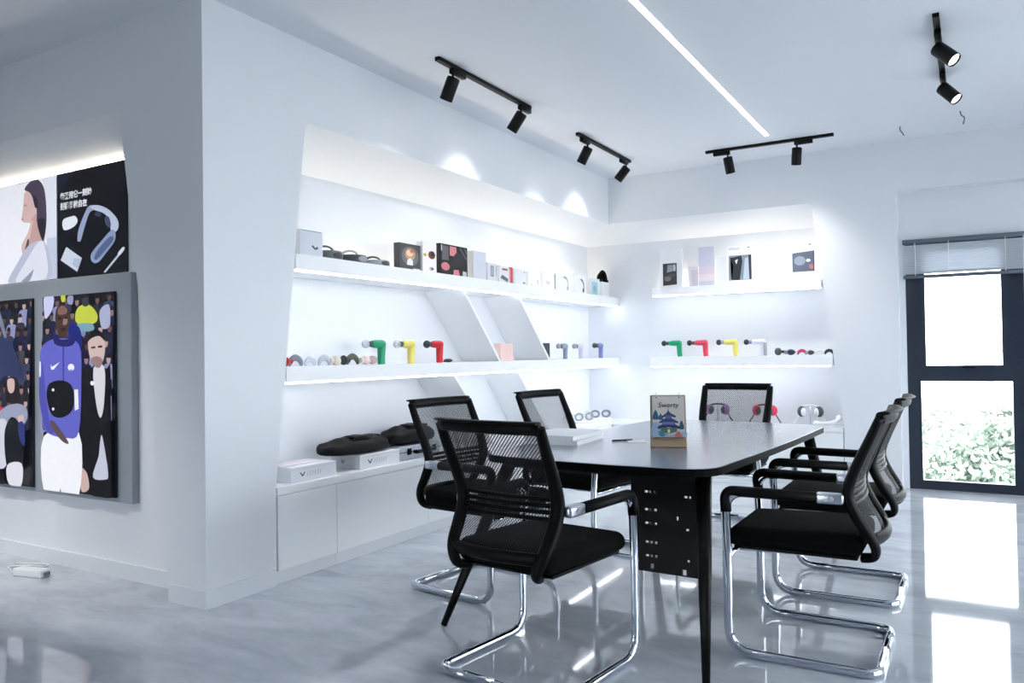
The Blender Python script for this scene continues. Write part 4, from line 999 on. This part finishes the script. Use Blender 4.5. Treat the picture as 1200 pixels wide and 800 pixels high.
tag(MB().sweep(spline([(-.09, .03, .03), (-.02, -.03, .032), (.06, -.02, .045), (.10, .04, .07), (.09, .08, .09)]), .026, .020, seg=12, scale=None).ell((-.095, .034, .029), (.03, .028, .026)).build('neck_massager', WHITEP, None, (-1.20, 7.79, ZW)), 'white curved neck massager lying at the right end of the back worktop', 'massager')

# ------------------------------------------------------------------ picture cards on the upper back shelf
ZRU = 1.9052
def card(xc, wd, h_, label, art, edge=WHITEC, y=7.86, dp=.02, cat='card'):
    o = tag(MB().rbox(-wd/2, wd/2, 0, dp, 0, h_, .001, 1, False).build('picture_card', edge, None, (xc, y, ZRU)), label, cat, 'cards and boxes on the upper back shelf')
    P = Print(wd*.985, h_*.985, None, ink); art(P); P.build(o, (0, -.0006, h_*.0075))
def a1(P):
    P.rect((236, 238, 242), 0, 0, 1, 1); P.line((150, 154, 160), [(.12, .88), (.5, .90)], .012); P.line((130, 134, 140), [(.12, .76), (.26, .78)], .012); P.line((150, 154, 160), [(.6, .86), (.92, .93)], .01)
    P.poly((52, 54, 58), [(.12, .06), (.76, .08), (.76, .64), (.12, .64)]); P.poly((150, 156, 164), [(.30, .40), (.66, .44), (.64, .60), (.34, .60)]); P.ell((120, 112, 106), .34, .24, .16, .07); P.ell((196, 200, 204), .66, .52, .05, .10); P.ell((84, 76, 72), .52, .32, .16, .05)
card(-2.69, .235, .40, 'white card with a dark grey photo at the left end of the upper back shelf', a1)
def a2(P): P.rect((222, 218, 226), 0, 0, 1, 1); P.rect((206, 200, 212), .3, 0, 1, .8)
card(-2.46, .10, .215, 'short pale lilac box left of the lavender card', a2, y=7.87, dp=.05, cat='box')
def a3(P): P.rect((206, 206, 224), 0, 0, 1, 1); P.rect((222, 208, 220), 0, .12, 1, .5); P.rect((232, 220, 222), 0, .12, 1, .3)
card(-2.32, .165, .40, 'lavender to pink plain card on the upper back shelf', a3)
def a3b(P): P.rect((228, 229, 236), 0, 0, 1, 1)
card(-2.17, .11, .29, 'narrow plain white box right of the lavender card', a3b, y=7.87, dp=.05, cat='box')
def a4(P):
    P.rect((238, 239, 243), 0, 0, 1, 1); P.rect((206, 208, 214), .05, .90, .5, .97); P.ell((120, 124, 130), .86, .95, .05, .02)
    P.poly((128, 140, 154), [(.04, .10), (.96, .10), (.96, .76), (.04, .76)]); P.poly((32, 36, 46), [(.10, .70), (.56, .74), (.60, .60), (.48, .10), (.14, .12), (.24, .45)]); P.poly((224, 228, 232), [(.30, .62), (.42, .66), (.36, .52)]); P.poly((176, 190, 206), [(.62, .12), (.86, .12), (.84, .7), (.7, .66)]); P.poly((48, 54, 66), [(.88, .10), (.96, .10), (.96, .76), (.84, .74)])
card(-1.985, .245, .38, 'white card with a blue-grey photo of a dark figure', a4)
def a5(P):
    P.rect((238, 239, 243), 0, 0, 1, 1); P.ell((150, 154, 160), .8, .90, .07, .02); P.poly((96, 106, 124), [(.02, .22), (.98, .22), (.98, .74), (.02, .70)]); P.ell((150, 160, 178), .35, .5, .25, .12); P.ell((226, 230, 236), .72, .50, .10, .04); P.ell((196, 120, 120), .86, .34, .12, .06); P.rect((56, 62, 76), .93, .22, .98, .74)
card(-1.39, .21, .38, 'white card with a slate blue photo at the right end of the upper back shelf', a5)

# ------------------------------------------------------------------ power strip on the floor
ps = empty('power_adapter', (-4.76, 2.56, 0), math.radians(12), 'white power adapter with a cable on the floor below the posters', 'adapter')
MB().rbox(-.11, .11, -.035, .035, .0005, .045, .008, 3).build('body', WHITEP, ps)
MB().rbox(.1102, .122, -.02, .02, .012, .034, .004, 2).build('plug_end', mat('grey_plug', (120, 118, 118), .5), ps)
MB().sweep(spline([(-.11, .0, .02), (-.16, .01, .006), (-.24, .06, .005), (-.30, .10, .005), (-.22, .16, .005), (-.10, .17, .005), (-.12, .20, .01), (-.35, .18, .005)]), .004, seg=6).build('cable', WHITEP, ps)
